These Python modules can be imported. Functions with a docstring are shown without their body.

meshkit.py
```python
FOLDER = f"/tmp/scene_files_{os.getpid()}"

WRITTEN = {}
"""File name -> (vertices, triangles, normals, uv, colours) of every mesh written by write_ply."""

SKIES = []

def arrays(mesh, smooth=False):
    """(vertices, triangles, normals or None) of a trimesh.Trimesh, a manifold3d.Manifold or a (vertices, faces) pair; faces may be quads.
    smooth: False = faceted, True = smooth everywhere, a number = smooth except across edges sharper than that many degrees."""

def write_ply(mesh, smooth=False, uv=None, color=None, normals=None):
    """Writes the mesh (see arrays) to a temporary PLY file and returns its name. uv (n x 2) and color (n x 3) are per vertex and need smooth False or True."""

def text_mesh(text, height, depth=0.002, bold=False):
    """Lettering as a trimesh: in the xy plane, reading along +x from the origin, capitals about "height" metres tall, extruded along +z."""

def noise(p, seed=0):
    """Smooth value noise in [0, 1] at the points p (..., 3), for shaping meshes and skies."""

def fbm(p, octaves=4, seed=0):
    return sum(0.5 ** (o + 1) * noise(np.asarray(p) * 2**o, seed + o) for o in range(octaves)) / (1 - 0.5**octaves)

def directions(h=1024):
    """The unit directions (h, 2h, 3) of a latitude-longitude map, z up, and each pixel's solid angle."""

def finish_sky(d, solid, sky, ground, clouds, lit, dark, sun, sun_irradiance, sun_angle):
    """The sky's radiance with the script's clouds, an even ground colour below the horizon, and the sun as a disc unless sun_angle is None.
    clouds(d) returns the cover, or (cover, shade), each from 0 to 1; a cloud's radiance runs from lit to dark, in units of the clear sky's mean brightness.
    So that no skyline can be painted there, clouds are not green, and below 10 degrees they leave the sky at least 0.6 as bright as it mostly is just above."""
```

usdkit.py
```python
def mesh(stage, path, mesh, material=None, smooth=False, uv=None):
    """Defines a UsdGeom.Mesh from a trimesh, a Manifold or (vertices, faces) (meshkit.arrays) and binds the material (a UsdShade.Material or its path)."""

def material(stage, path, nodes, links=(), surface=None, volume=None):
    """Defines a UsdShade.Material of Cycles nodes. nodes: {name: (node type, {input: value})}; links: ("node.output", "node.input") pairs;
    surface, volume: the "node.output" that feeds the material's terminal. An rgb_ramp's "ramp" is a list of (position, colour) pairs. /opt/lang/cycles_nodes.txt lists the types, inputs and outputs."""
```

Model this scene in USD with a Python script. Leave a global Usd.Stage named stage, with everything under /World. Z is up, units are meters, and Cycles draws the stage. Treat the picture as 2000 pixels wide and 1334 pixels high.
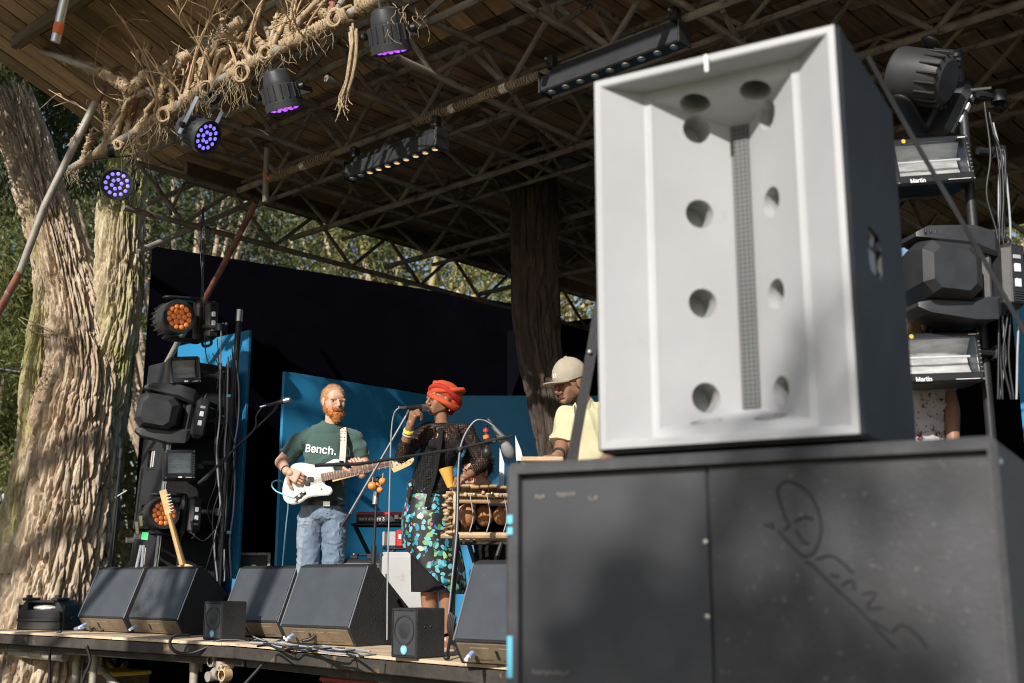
import math, re, random
import numpy as np, trimesh, scipy.spatial, manifold3d as m3, shapely, meshkit, usdkit
from shapely.geometry import Polygon
from pxr import Usd, UsdGeom, UsdLux, UsdShade, Sdf, Gf, Vt
from trimesh.transformations import rotation_matrix
RS = np.random.RandomState(7); random.seed(7)
from scipy.spatial import cKDTree
A_ = lambda *p: np.array(p, float)
stage = Usd.Stage.CreateInMemory()
UsdGeom.SetStageUpAxis(stage, UsdGeom.Tokens.z); UsdGeom.SetStageMetersPerUnit(stage, 1.0)
UsdGeom.Xform.Define(stage, '/World')

# ------------------------------------------------------------------ camera, sky, sun, exposure
F, CX, CY, EYE = 2200.0, 1000.0, 667.0, A_(0, 0, 1.65)
PITCH = math.atan((1130 - 667) / F)
cam = UsdGeom.Camera.Define(stage, '/World/camera')
cam.CreateHorizontalApertureAttr(36.0); cam.CreateVerticalApertureAttr(36.0 * 683 / 1024)
cam.CreateFocalLengthAttr(F * 36 / 2000); cam.CreateClippingRangeAttr(Gf.Vec2f(0.05, 500))
cam.CreateFStopAttr(2.0); cam.CreateFocusDistanceAttr(7.4); cam.CreateExposureAttr(0.36)
cam.AddTranslateOp().Set(Gf.Vec3d(*EYE)); cam.AddRotateXOp().Set(90 + math.degrees(PITCH))
SUN_EL = math.radians(30); SH = A_(-.42, -.907); SH /= np.linalg.norm(SH)
SUN = A_(SH[0] * math.cos(SUN_EL), SH[1] * math.cos(SUN_EL), math.sin(SUN_EL))
usdkit.material(stage, '/World/Looks/sky', {
    's': ('sky_texture', {'sky_type': 'single_scattering', 'sun_disc': False, 'sun_elevation': SUN_EL, 'sun_rotation': math.atan2(SUN[0], SUN[1])}),
    'b': ('background_shader', {'strength': 0.092})}, [('s.color', 'b.color')], surface='b.background')
dome = UsdLux.DomeLight.Define(stage, '/World/sky')
UsdShade.MaterialBindingAPI.Apply(dome.GetPrim()).Bind(UsdShade.Material.Get(stage, '/World/Looks/sky'))
dome.GetPrim().SetCustomDataByKey('kind', 'structure')
sun = UsdLux.DistantLight.Define(stage, '/World/sun')
sun.CreateIntensityAttr(1.25); sun.CreateAngleAttr(0.5); sun.CreateNormalizeAttr(True); sun.CreateColorAttr(Gf.Vec3f(1, .95, .875))
_x = np.cross([0, 0, 1], SUN); _x /= np.linalg.norm(_x); _y = np.cross(SUN, _x)
sun.AddTransformOp().Set(Gf.Matrix4d(*_x, 0, *_y, 0, *SUN, 0, 0, 0, 20, 1))

# ------------------------------------------------------------------ places
u, v, Zs = A_(.744, -.668, 0), A_(.668, .744, 0), 1.24      # along the stage edge, into the stage, floor height
AZ = math.atan2(u[1], u[0])
def S(U, V, h=0): return u * U + v * V + A_(0, 0, Zs + h)
def ray(px, py):
    a, b, c, s = (px - CX) / F, -(py - CY) / F, math.cos(PITCH), math.sin(PITCH)
    return A_(a, c - b * s, s + b * c)
def P(px, py, d): r = ray(px, py); return EYE + r * d / r[1]                       # a point Y = d metres away
def PV(px, py, V): r = ray(px, py); return EYE + r * V / np.dot(r, v)              # on the vertical plane V
def PU(px, py, U): r = ray(px, py); return EYE + r * U / np.dot(r, u)
def PZ(px, py, h=0): r = ray(px, py); return EYE + r * (Zs + h - EYE[2]) / r[2]
unit = lambda a: np.asarray(a, float) / np.linalg.norm(a)

# ------------------------------------------------------------------ mesh helpers
cat_ = trimesh.util.concatenate
def xf(m, M): m = m.copy(); m.apply_transform(M); return m
def frame(o, x=None, y=None, z=None):
    """4x4 with origin o; two axes given, first one exact"""
    if x is None: y = unit(y); x = unit(np.cross(y, z)); z = np.cross(x, y)
    elif y is None: z0 = unit(z); x = unit(np.asarray(x) - z0 * np.dot(x, z0)); z = z0; y = np.cross(z, x)
    else: x = unit(x); z = unit(np.cross(x, y)); y = np.cross(z, x)
    M = np.eye(4); M[:3, 0], M[:3, 1], M[:3, 2], M[:3, 3] = x, y, z, o; return M
def box(c, s, M=None):
    m = trimesh.creation.box(s); m.apply_translation(c); return m if M is None else xf(m, M)
def rbox(c, s, b=.01, M=None):
    h = np.asarray(s, float) / 2; b = min(b, .45 * 2 * min(h)); p = []
    for q in np.ndindex(2, 2, 2):
        g = np.array(q) * 2 - 1
        for k in range(3): t = h - b; t[k] = h[k]; p.append(g * t)
    m = trimesh.convex.convex_hull(np.array(p)); m.apply_translation(c); return m if M is None else xf(m, M)
def spline(pts, n=8):
    p = np.array(pts, float)
    if len(p) < 3: return np.array([p[0] + (p[-1] - p[0]) * t for t in np.linspace(0, 1, n)])
    q = np.vstack([2 * p[0] - p[1], p, 2 * p[-1] - p[-2]]); out = []
    for i in range(1, len(q) - 2):
        a, b, c, d = q[i - 1:i + 3]
        for t in np.linspace(0, 1, n, endpoint=False):
            out.append(.5 * (2 * b + (c - a) * t + (2 * a - 5 * b + 4 * c - d) * t * t + (3 * b - a - 3 * c + d) * t ** 3))
    return np.array(out + [p[-1]])
def tube(pts, r, n=8, caps=True):
    p = np.array(pts, float); k = len(p); r = np.broadcast_to(np.asarray(r, float), (k,))
    t = np.gradient(p, axis=0); t /= np.maximum(np.linalg.norm(t, axis=1), 1e-9)[:, None]
    a = np.cross(t[0], [0, 0, 1.0]); a = np.cross(t[0], [1.0, 0, 0]) if np.linalg.norm(a) < .1 else a
    N = [unit(a)]
    for i in range(1, k): b = N[-1] - t[i] * np.dot(N[-1], t[i]); N.append(unit(b))
    N = np.array(N); B = np.cross(t, N); th = np.arange(n) * 2 * math.pi / n
    V = p[:, None] + r[:, None, None] * (np.cos(th)[None, :, None] * N[:, None] + np.sin(th)[None, :, None] * B[:, None])
    V = V.reshape(-1, 3); i, j = np.meshgrid(np.arange(k - 1), np.arange(n), indexing='ij'); i, j = i.ravel(), j.ravel(); j2 = (j + 1) % n
    f = np.vstack([np.c_[i * n + j, i * n + j2, (i + 1) * n + j2], np.c_[i * n + j, (i + 1) * n + j2, (i + 1) * n + j]])
    if caps:
        V = np.vstack([V, p[0], p[-1]]); J = np.arange(n); J2 = (J + 1) % n
        f = np.vstack([f, np.c_[np.full(n, k * n), J2, J], np.c_[np.full(n, k * n + 1), (k - 1) * n + J, (k - 1) * n + J2]])
    return trimesh.Trimesh(V, f, process=False)
def rod(a, b, r, n=10): return tube([a, b], r, n)
def lathe(prof, n=24, M=None):
    m = trimesh.creation.revolve(np.array(prof, float), sections=n); return m if M is None else xf(m, M)
def disc(r, t, M, n=24): return lathe([(0, 0), (r, 0), (r, t), (0, t)], n, M)
def prism(poly, t, M=None):
    m = trimesh.creation.extrude_polygon(poly if isinstance(poly, Polygon) else Polygon(poly), t, engine='earcut')
    return m if M is None else xf(m, M)
def ell(c, r, sub=3, M=None):
    m = trimesh.creation.icosphere(subdivisions=sub); m.apply_scale(r); m.apply_translation(c); return m if M is None else xf(m, M)
def man(m): return m if hasattr(m, 'to_mesh') else m3.Manifold(m3.Mesh(np.asarray(m.vertices, np.float32), np.asarray(m.faces, np.uint32)))
def tri(m):
    if not hasattr(m, 'to_mesh'): return m
    q = m.to_mesh(); return trimesh.Trimesh(np.array(q.vert_properties[:, :3], float), np.array(q.tri_verts), process=False)
_ico = trimesh.creation.icosphere(subdivisions=2).vertices
def bone(a, ra, b=None, rb=None, R=np.eye(3)):
    p = [np.asarray(a) + (_ico * np.broadcast_to(ra, 3)) @ R.T]
    if b is not None: p.append(np.asarray(b) + (_ico * np.broadcast_to(rb, 3)) @ R.T)
    return m3.Manifold.hull_points(np.vstack(p))
def chain(js, R=np.eye(3)): return [bone(js[i][0], js[i][1], js[i + 1][0], js[i + 1][1], R) for i in range(len(js) - 1)]
def add(ms): return m3.Manifold.batch_boolean([man(m) for m in ms], m3.OpType.Add)
def soft(ms, L=.012, it=12):
    m = tri(add(ms).refine_to_length(L)); trimesh.smoothing.filter_taubin(m, lamb=.5, nu=.51, iterations=it); return m
def wrinkle(m, amp, sc, seed=0, st=(1, 1, 1)):
    n = trimesh.Trimesh(m.vertices, m.faces, process=False).vertex_normals
    m.vertices = m.vertices + n * ((meshkit.fbm(m.vertices * np.array(st) * sc, 3, seed) - .5) * 2 * amp)[:, None]; return m
def crease(m, amp, sc, seed=0, st=(1, 1, 1)):
    n = trimesh.Trimesh(m.vertices, m.faces, process=False).vertex_normals; q = m.vertices * np.array(st) * sc; w_ = (meshkit.noise(q * .7 + 11, seed + 4) - .5) * 1.4; r_ = 1 - np.abs(2 * meshkit.fbm(q + w_[:, None], 2, seed) - 1)
    m.vertices = m.vertices + n * ((np.clip((r_ - .7) / .3, 0, 1) ** 1.5 - .3) * amp)[:, None]; return m
def spread(path, step):
    p = np.array(path, float); d = np.r_[0, np.cumsum(np.linalg.norm(np.diff(p, axis=0), axis=1))]
    s = np.arange(0, d[-1], step); return np.array([np.interp(s, d, p[:, k]) for k in range(3)]).T

# ------------------------------------------------------------------ naming
used = {}
def path_for(parent, name):
    k = used.get((parent, name), 0); used[(parent, name)] = k + 1
    return f'{parent}/{name}' + (f'_{k:03d}' if k else '')
def tag(prim, label=None, cat=None, group=None, kind=None):
    for k, x in (('label', label), ('category', cat), ('group', group), ('kind', kind)):
        if x: prim.SetCustomDataByKey(k, x)
    return prim
def thing(name, label, cat, M=None, group=None, kind=None):
    M = np.eye(4) if M is None else (frame(M, x=(1, 0, 0), y=(0, 1, 0)) if np.ndim(M) == 1 else M)
    x = UsdGeom.Xform.Define(stage, path_for('/World', name)); x.AddTransformOp().Set(Gf.Matrix4d(*M.T.ravel()))
    p = tag(x.GetPrim(), label, cat, group, kind); INV[str(p.GetPath())] = np.linalg.inv(M); return p
INV = {}
def put(parent, name, m, mt, label=None, smooth=35, world=False, kind=None):
    if not hasattr(parent, 'GetPath'): raise TypeError(name)
    """one mesh prim under parent; world: the vertices are in world space"""
    pp = str(parent.GetPath()); m = tri(m)
    if world: m = xf(m, INV[pp])
    g = usdkit.mesh(stage, path_for(pp, name), m, mt, smooth); INV[str(g.GetPath())] = INV[pp]
    return tag(g.GetPrim(), label, kind=kind)
def top(name, m, mt, label=None, cat=None, group=None, kind=None, smooth=35):
    g = usdkit.mesh(stage, path_for('/World', name), tri(m), mt, smooth); INV[str(g.GetPath())] = np.eye(4)
    return tag(g.GetPrim(), label, cat, group, kind)
def copy(proto, M, label, name=None):
    d = proto.GetCustomData(); c = thing(name or re.sub(r'_\d{3}$', '', proto.GetName()), label, d['category'], M, d.get('group'))
    c.GetReferences().AddInternalReference(proto.GetPath()); c.SetInstanceable(True); return c

# ------------------------------------------------------------------ materials
def mat(name, col, rough=.6, metal=0., spec=.4, var=.18, vs=5., bump=0., bs=60., st=(1, 1, 1), rnd=0., spot=None, ss=30., sp=.62, emit=0., sheen=0., coat=0.):
    c = np.array(col, float); N = {'tc': ('texture_coordinate', {}), 'mp': ('mapping', {'scale': st}),
        'n': ('noise_texture', {'scale': vs, 'detail': 6.0, 'roughness': .62}),
        'r': ('rgb_ramp', {'ramp': [(.28, c * (1 - var)), (.72, np.minimum(c * (1 + var), 1))]}),
        'p': ('principled_bsdf', {'roughness': rough, 'metallic': metal, 'specular_ior_level': spec, 'sheen_weight': sheen, 'coat_weight': coat})}
    Lk = [('tc.object', 'mp.vector'), ('mp.vector', 'n.vector'), ('n.fac', 'r.fac')]; out = 'r.color'
    if spot is not None:
        N['n2'] = ('noise_texture', {'scale': ss, 'detail': 5.0, 'roughness': .7}); N['r2'] = ('rgb_ramp', {'ramp': [(sp, (0, 0, 0)), (min(sp + .07, 1), (1, 1, 1))]})
        N['mx'] = ('mix_color', {'b': spot}); Lk += [('mp.vector', 'n2.vector'), ('n2.fac', 'r2.fac'), ('r2.color', 'sx.color'), ('sx.r', 'mx.fac'), (out, 'mx.a')]
        N['sx'] = ('separate_color', {}); out = 'mx.result'
    if rnd:
        N['oi'] = ('object_info', {}); N['mr'] = ('math', {'math_type': 'multiply_add', 'value2': 2 * rnd, 'value3': 1 - rnd}); N['hv'] = ('hsv', {})
        Lk += [('oi.random', 'mr.value1'), ('mr.value', 'hv.value'), (out, 'hv.color')]; out = 'hv.color'
    Lk.append((out, 'p.base_color'))
    if bump:
        N['nb'] = ('noise_texture', {'scale': bs, 'detail': 5.0, 'roughness': .6}); N['b'] = ('bump', {'strength': min(bump, 1.), 'distance': .01})
        Lk += [('mp.vector', 'nb.vector'), ('nb.fac', 'b.height'), ('b.normal', 'p.normal')]
    if emit: N['p'][1]['emission_color'] = tuple(c); N['p'][1]['emission_strength'] = emit
    return usdkit.material(stage, '/World/Looks/' + name, N, Lk, surface='p.BSDF')
def leafmat(name, c1, c2, tr=.45):
    return usdkit.material(stage, '/World/Looks/' + name, {
        'g': ('geometry', {}), 'r': ('rgb_ramp', {'ramp': [(0, c1), (.6, c2), (1, np.array(c2) * 1.35)]}),
        'p': ('principled_bsdf', {'roughness': .5, 'specular_ior_level': .35}), 't': ('translucent_bsdf', {}), 'm': ('mix_closure', {'fac': tr})},
        [('g.random_per_island', 'r.fac'), ('r.color', 'p.base_color'), ('r.color', 't.color'), ('p.BSDF', 'm.closure1'), ('t.BSDF', 'm.closure2')], surface='m.closure')
def dots(name, c1, c2, scale, thr, rough=.6, rnd=0., metal=0.):
    return usdkit.material(stage, '/World/Looks/' + name, {
        'tc': ('texture_coordinate', {}), 'v': ('voronoi_texture', {'scale': scale, 'randomness': rnd}), 'l': ('math', {'math_type': 'less_than', 'value2': thr}),
        'n': ('noise_texture', {'scale': 4.0, 'detail': 5.0}), 'nm': ('math', {'math_type': 'multiply_add', 'value2': .6, 'value3': .7}),
        'm': ('mix_color', {'a': c1, 'b': c2}), 'hv': ('hsv', {}), 'p': ('principled_bsdf', {'roughness': rough, 'metallic': metal})},
        [('tc.object', 'v.vector'), ('tc.object', 'n.vector'), ('n.fac', 'nm.value1'), ('nm.value', 'hv.value'), ('v.distance', 'l.value1'), ('l.value', 'm.fac'), ('m.result', 'hv.color'), ('hv.color', 'p.base_color')], surface='p.BSDF')
black = mat('black_metal', (.018, .018, .02), .45, spot=(.10, .095, .09), ss=22, sp=.72, bump=.15, bs=120)
plastic = mat('dark_plastic', (.03, .031, .034), .42, var=.25, vs=9, bump=.12, bs=200)
carpet = mat('textured_black_paint', (.022, .022, .023), .62, var=.3, vs=9, bump=1., bs=190, spot=(.16, .155, .15), ss=26, sp=.74)
cabinet = mat('scuffed_black_paint', (.02, .021, .023), .5, var=.3, vs=6, bump=.35, bs=150, spot=(.13, .125, .12), ss=18, sp=.73)
wedgeface = mat('charcoal_wedge_paint', (.052, .058, .066), .42, var=.16, vs=5, bump=.2, bs=160, spot=(.28, .28, .27), ss=15, sp=.74)
wedgeback = mat('dusty_connector_panel', (.16, .12, .075), .7, var=.3, vs=9, bump=.3, bs=60)
steel = mat('galvanised_tube', (.33, .30, .26), .5, metal=.25, var=.3, vs=9, bump=.25, bs=50, spot=(.13, .10, .07), ss=9, sp=.58)
dullsteel = mat('weathered_truss_tube', (.19, .165, .135), .65, var=.4, vs=7, bump=.4, bs=60, spot=(.06, .05, .04), ss=10, sp=.55)
redsteel = mat('red_oxide_tube', (.22, .085, .06), .6, var=.4, vs=6, bump=.3, bs=60, spot=(.3, .24, .19), ss=8, sp=.6)
bright = mat('bare_metal', (.55, .54, .52), .32, metal=.85, var=.15)
chrome = mat('worn_silver', (.5, .5, .5), .28, metal=.9, var=.1)
burlap = mat('hessian', (.44, .335, .215), .95, spec=.1, var=.35, vs=24, bump=1., bs=150)
plankm = mat('roof_plank', (.29, .195, .12), .75, var=.45, vs=3.2, bump=.5, bs=22, st=(.5, 9, 9), rnd=.45, spot=(.07, .045, .03), ss=5, sp=.6)
joistm = mat('roof_joist', (.12, .085, .055), .8, var=.4, vs=4, st=(.6, 7, 7), bump=.5, bs=20)
ply = mat('stage_plywood', (.60, .46, .31), .7, var=.3, vs=3, st=(1, 6, 6), bump=.2, bs=30, rnd=.12, spot=(.2, .15, .1), ss=7, sp=.6)
floorblack = mat('black_stage_floor', (.03, .029, .028), .6, var=.4, vs=5, bump=.2, bs=40, spot=(.09, .08, .07), ss=6, sp=.62)
fasciam = mat('stage_edge_timber', (.045, .038, .033), .7, var=.5, vs=6, bump=.5, bs=25, spot=(.2, .13, .06), ss=5, sp=.62)
drape = mat('black_drape', (.003, .003, .0055), 1.0, spec=.02, var=.3, vs=1.2)
blue = mat('blue_board', (.022, .20, .40), .55, spec=.35, var=.12, vs=1.2, bump=.08, bs=80)
def barkmat(name, c, c2, moss=None, z=.3):
    N = {'tc': ('texture_coordinate', {}), 'mp': ('mapping', {'scale': (1, 1, z)}), 'n': ('noise_texture', {'scale': 9.0, 'detail': 8.0, 'roughness': .68}), 'r': ('rgb_ramp', {'ramp': [(.3, np.array(c) * .5), (.5, c), (.72, np.minimum(np.array(c) * 1.45, 1))]}),
        'n2': ('noise_texture', {'scale': 1.6, 'detail': 5.0, 'roughness': .65}), 'r2': ('rgb_ramp', {'ramp': [(.46, (0, 0, 0)), (.62, (1, 1, 1))]}), 'sx': ('separate_color', {}), 'mx': ('mix_color', {'b': c2}), 'p': ('principled_bsdf', {'roughness': .92, 'specular_ior_level': .15}),
        'v': ('voronoi_texture', {'scale': 26.0, 'feature': 'distance_to_edge', 'randomness': 1.0}), 'nw': ('noise_texture', {'scale': 30.0, 'detail': 8.0, 'roughness': .7}), 'mw': ('mix_vector', {'fac': .09}), 'b1': ('bump', {'strength': .55, 'distance': .03}), 'b2': ('bump', {'strength': .9, 'distance': .022})}
    return usdkit.material(stage, '/World/Looks/' + name, N, [('tc.object', 'mp.vector'), ('mp.vector', 'n.vector'), ('n.fac', 'r.fac'), ('tc.object', 'n2.vector'), ('n2.fac', 'r2.fac'), ('r2.color', 'sx.color'), ('sx.r', 'mx.fac'), ('r.color', 'mx.a'), ('mx.result', 'p.base_color'), ('mp.vector', 'nw.vector'), ('mp.vector', 'mw.a'), ('nw.color', 'mw.b'), ('mw.result', 'v.vector'), ('v.distance', 'b1.height'), ('nw.fac', 'b2.height'), ('b1.normal', 'b2.normal'), ('b2.normal', 'p.normal')], surface='p.BSDF')
barkm = barkmat('willow_bark', (.53, .425, .315), (.42, .315, .215))
barkmoss = barkmat('mossy_bark', (.50, .415, .28), (.33, .31, .105))
barkm_old = mat('willow_bark_old', (.42, .325, .225), .9, spec=.15, var=.4, vs=10, st=(1, 1, .35), bump=.9, bs=70, spot=(.23, .165, .105), ss=8, sp=.55)
barkmoss_old = mat('mossy_bark_old', (.38, .32, .19), .9, spec=.15, var=.4, vs=9, st=(1, 1, .4), bump=.9, bs=65, spot=(.27, .26, .075), ss=5, sp=.5)
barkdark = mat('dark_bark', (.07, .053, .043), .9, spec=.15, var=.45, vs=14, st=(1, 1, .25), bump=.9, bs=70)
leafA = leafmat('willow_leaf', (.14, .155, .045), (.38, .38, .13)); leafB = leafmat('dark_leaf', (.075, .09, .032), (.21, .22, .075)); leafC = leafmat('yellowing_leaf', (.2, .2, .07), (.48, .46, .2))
rubber = mat('cable_rubber', (.016, .016, .017), .45, spot=(.09, .085, .08), ss=14, sp=.7)
greycable = mat('grey_cable', (.30, .31, .34), .45); bluecable = mat('pale_blue_cable', (.25, .55, .70), .4)
orangetape = mat('orange_tape', (.75, .16, .03), .5); whitetape = mat('white_tape', (.75, .74, .72), .6); whitemark = mat('white_print', (.8, .8, .8), .5, var=.03)
bluemark = mat('blue_sticker', (.14, .50, .68), .45, var=.08); bluecon = mat('blue_connector', (.28, .42, .72), .4, var=.1); palecon = mat('pale_connector', (.6, .62, .68), .4)
purple = mat('violet_led', (.26, .20, .9), .3, emit=.85, var=.05); magenta = mat('magenta_led', (.5, .12, .95), .3, emit=.9, var=.05)
amber = mat('amber_lens', (.66, .20, .05), .16, spec=.8, var=.3, vs=30, emit=.2, coat=.5); lensback = mat('lens_backing', (.30, .05, .012), .3, emit=.1); warmled = mat('warm_led', (1.0, .55, .2), .3, emit=.8); clearlens = mat('clear_lens', (.35, .36, .38), .1, spec=.9)
horng = mat('horn_grey_paint', (.355, .357, .366), .48, spec=.4, var=.07, vs=2.5, bump=.12, bs=120, spot=(.33, .325, .32), ss=7, sp=.66)
hornhole = mat('horn_hole_wall', (.30, .31, .30), .6, var=.1)
perf = dots('perforated_metal', (.085, .09, .09), (.012, .012, .014), 74.5, .36, .5)
grillem = dots('speaker_grille', (.038, .040, .046), (.01, .01, .012), 120, .33, .55)
subbaf = mat('dusty_black_baffle', (.036, .037, .042), .5, var=.5, vs=3, bump=.10, bs=70, spot=(.16, .155, .155), ss=38, sp=.62)
subframe = mat('worn_grey_frame', (.06, .06, .064), .55, var=.2, vs=12, bump=.6, bs=160)
wornprint = mat('worn_print', (.20, .175, .15), .7); scrawl = mat('dark_scrawl', (.015, .015, .017), .7)
skinA = mat('fair_skin', (.56, .33, .235), .5, var=.1, vs=12, bump=.06, bs=200); skinB = mat('brown_skin', (.25, .125, .072), .42, var=.12, vs=12); skinC = mat('tan_skin', (.25, .13, .08), .5, var=.1, vs=12)
gingerhair = mat('ginger_hair', (.50, .27, .125), .8, var=.4, vs=60, bump=1., bs=220, st=(1, 1, .4)); gingerbeard = mat('ginger_beard', (.58, .225, .065), .8, var=.4, vs=60, bump=1., bs=220, st=(1, 1, .4)); stubm = mat('dark_stubble', (.075, .042, .028), .85, var=.4, vs=70, bump=.6, bs=260); darkhair = mat('dark_hair', (.02, .015, .012), .7, var=.4, vs=60, bump=1., bs=180)
eyew = mat('eye_white', (.38, .35, .33), .3, var=.02); iris = mat('dark_iris', (.03, .02, .015), .2, var=.02); lipm = mat('lip', (.40, .16, .13), .45); lipd = mat('dark_lip', (.17, .055, .045), .4)
tee = mat('bottle_green_cotton', (.056, .098, .088), .9, spec=.15, var=.12, vs=7, bump=.3, bs=300, sheen=.2)
denim = mat('washed_denim', (.15, .20, .27), .9, spec=.15, var=.32, vs=8, bump=.6, bs=260, st=(1, 1, .5), spot=(.25, .29, .34), ss=4.5, sp=.52)
yellowc = mat('pale_yellow_cotton', (.49, .455, .29), .9, spec=.15, var=.08, vs=7, bump=.3, bs=260); capm = mat('khaki_cap', (.34, .30, .235), .9, spec=.15, var=.1, vs=10, bump=.3, bs=300)
turbanm = mat('orange_red_cloth', (.52, .075, .03), .8, spec=.2, var=.3, vs=7, bump=.3, bs=120, st=(1, 1, 3)); turband = mat('deep_red_cloth', (.36, .03, .02), .8, spec=.2, var=.3, vs=9, bump=.3, bs=120)
blackc = mat('black_cloth', (.012, .012, .013), .9, spec=.15, bump=.4, bs=200); leather = mat('black_leather', (.02, .018, .017), .4)
whitelac = mat('white_lacquer', (.58, .565, .54), .16, spec=.6, var=.03, coat=.6); maple = mat('maple', (.60, .40, .19), .35, var=.15, vs=6, st=(.4, 5, 5), coat=.3); rosewood = mat('rosewood', (.19, .085, .055), .4, var=.25, vs=12)
pearl = mat('pearl_plastic', (.5, .48, .45), .3, var=.2, vs=30); strapm = dots('woven_strap', (.55, .5, .44), (.16, .10, .08), 42, .27, .8)
keywood = mat('balafon_wood', (.33, .20, .105), .5, var=.35, vs=6, st=(.5, 5, 5), rnd=.3, bump=.3, bs=40); gourdm = mat('gourd', (.33, .15, .055), .45, var=.3, vs=9, rnd=.2); bamboo = mat('pale_bamboo', (.45, .32, .19), .6, var=.25, vs=9, rnd=.15, bump=.3, bs=50)
redpaint = mat('red_paint', (.50, .03, .025), .35, var=.1); whitepanel = mat('white_cabinet_paint', (.40, .40, .395), .5, var=.15, vs=2, spot=(.3, .29, .27), ss=6, sp=.6); bladem = mat('pale_blade', (.55, .55, .56), .5, var=.08)
orangegourd = mat('orange_shaker', (.66, .25, .06), .35, var=.2, vs=14); yellowh = mat('yellow_horn', (.66, .36, .07), .45, var=.2, vs=10); foam = mat('grey_foam', (.26, .25, .25), .95, spec=.05, bump=.8, bs=260)
glassm = usdkit.material(stage, '/World/Looks/lamp_glass', {'f': ('fresnel', {'IOR': 1.5}), 't': ('transparent_bsdf', {}), 'g': ('glossy_bsdf', {'roughness': .04}), 'm': ('mix_closure', {})}, [('f.fac', 'm.fac'), ('t.BSDF', 'm.closure1'), ('g.BSDF', 'm.closure2')], surface='m.closure')
reflector = mat('crumpled_reflector', (.82, .79, .73), .38, metal=.4, var=.35, vs=7, st=(1, 1, 4), bump=.7, bs=9)
grass = mat('trodden_grass', (.085, .085, .04), .95, spec=.1, var=.5, vs=1.5, bump=.8, bs=30, spot=(.17, .13, .08), ss=.8, sp=.5)
patterned = mat('patterned_shirt', (.42, .41, .42), .9, spec=.1, var=.05, spot=(.10, .02, .03), ss=26, sp=.54); green = mat('green_label', (.1, .7, .25), .6); brass = mat('brass_plated', (.45, .38, .22), .35, metal=.8); greenvan = mat('olive_panel', (.16, .165, .12), .6); wristyel = mat('yellow_band', (.8, .75, .1), .5)
knit = usdkit.material(stage, '/World/Looks/black_knit', {'tc': ('texture_coordinate', {}), 'v': ('voronoi_texture', {'scale': 92.0, 'randomness': .15}), 'l': ('math', {'math_type': 'greater_than', 'value2': .43}), 'p': ('principled_bsdf', {'base_color': (.014, .013, .014), 'roughness': .85, 'specular_ior_level': .2}), 't': ('transparent_bsdf', {}), 'm': ('mix_closure', {})},
    [('tc.object', 'v.vector'), ('v.distance', 'l.value1'), ('l.value', 'm.fac'), ('t.BSDF', 'm.closure1'), ('p.BSDF', 'm.closure2')], surface='m.closure')
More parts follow.
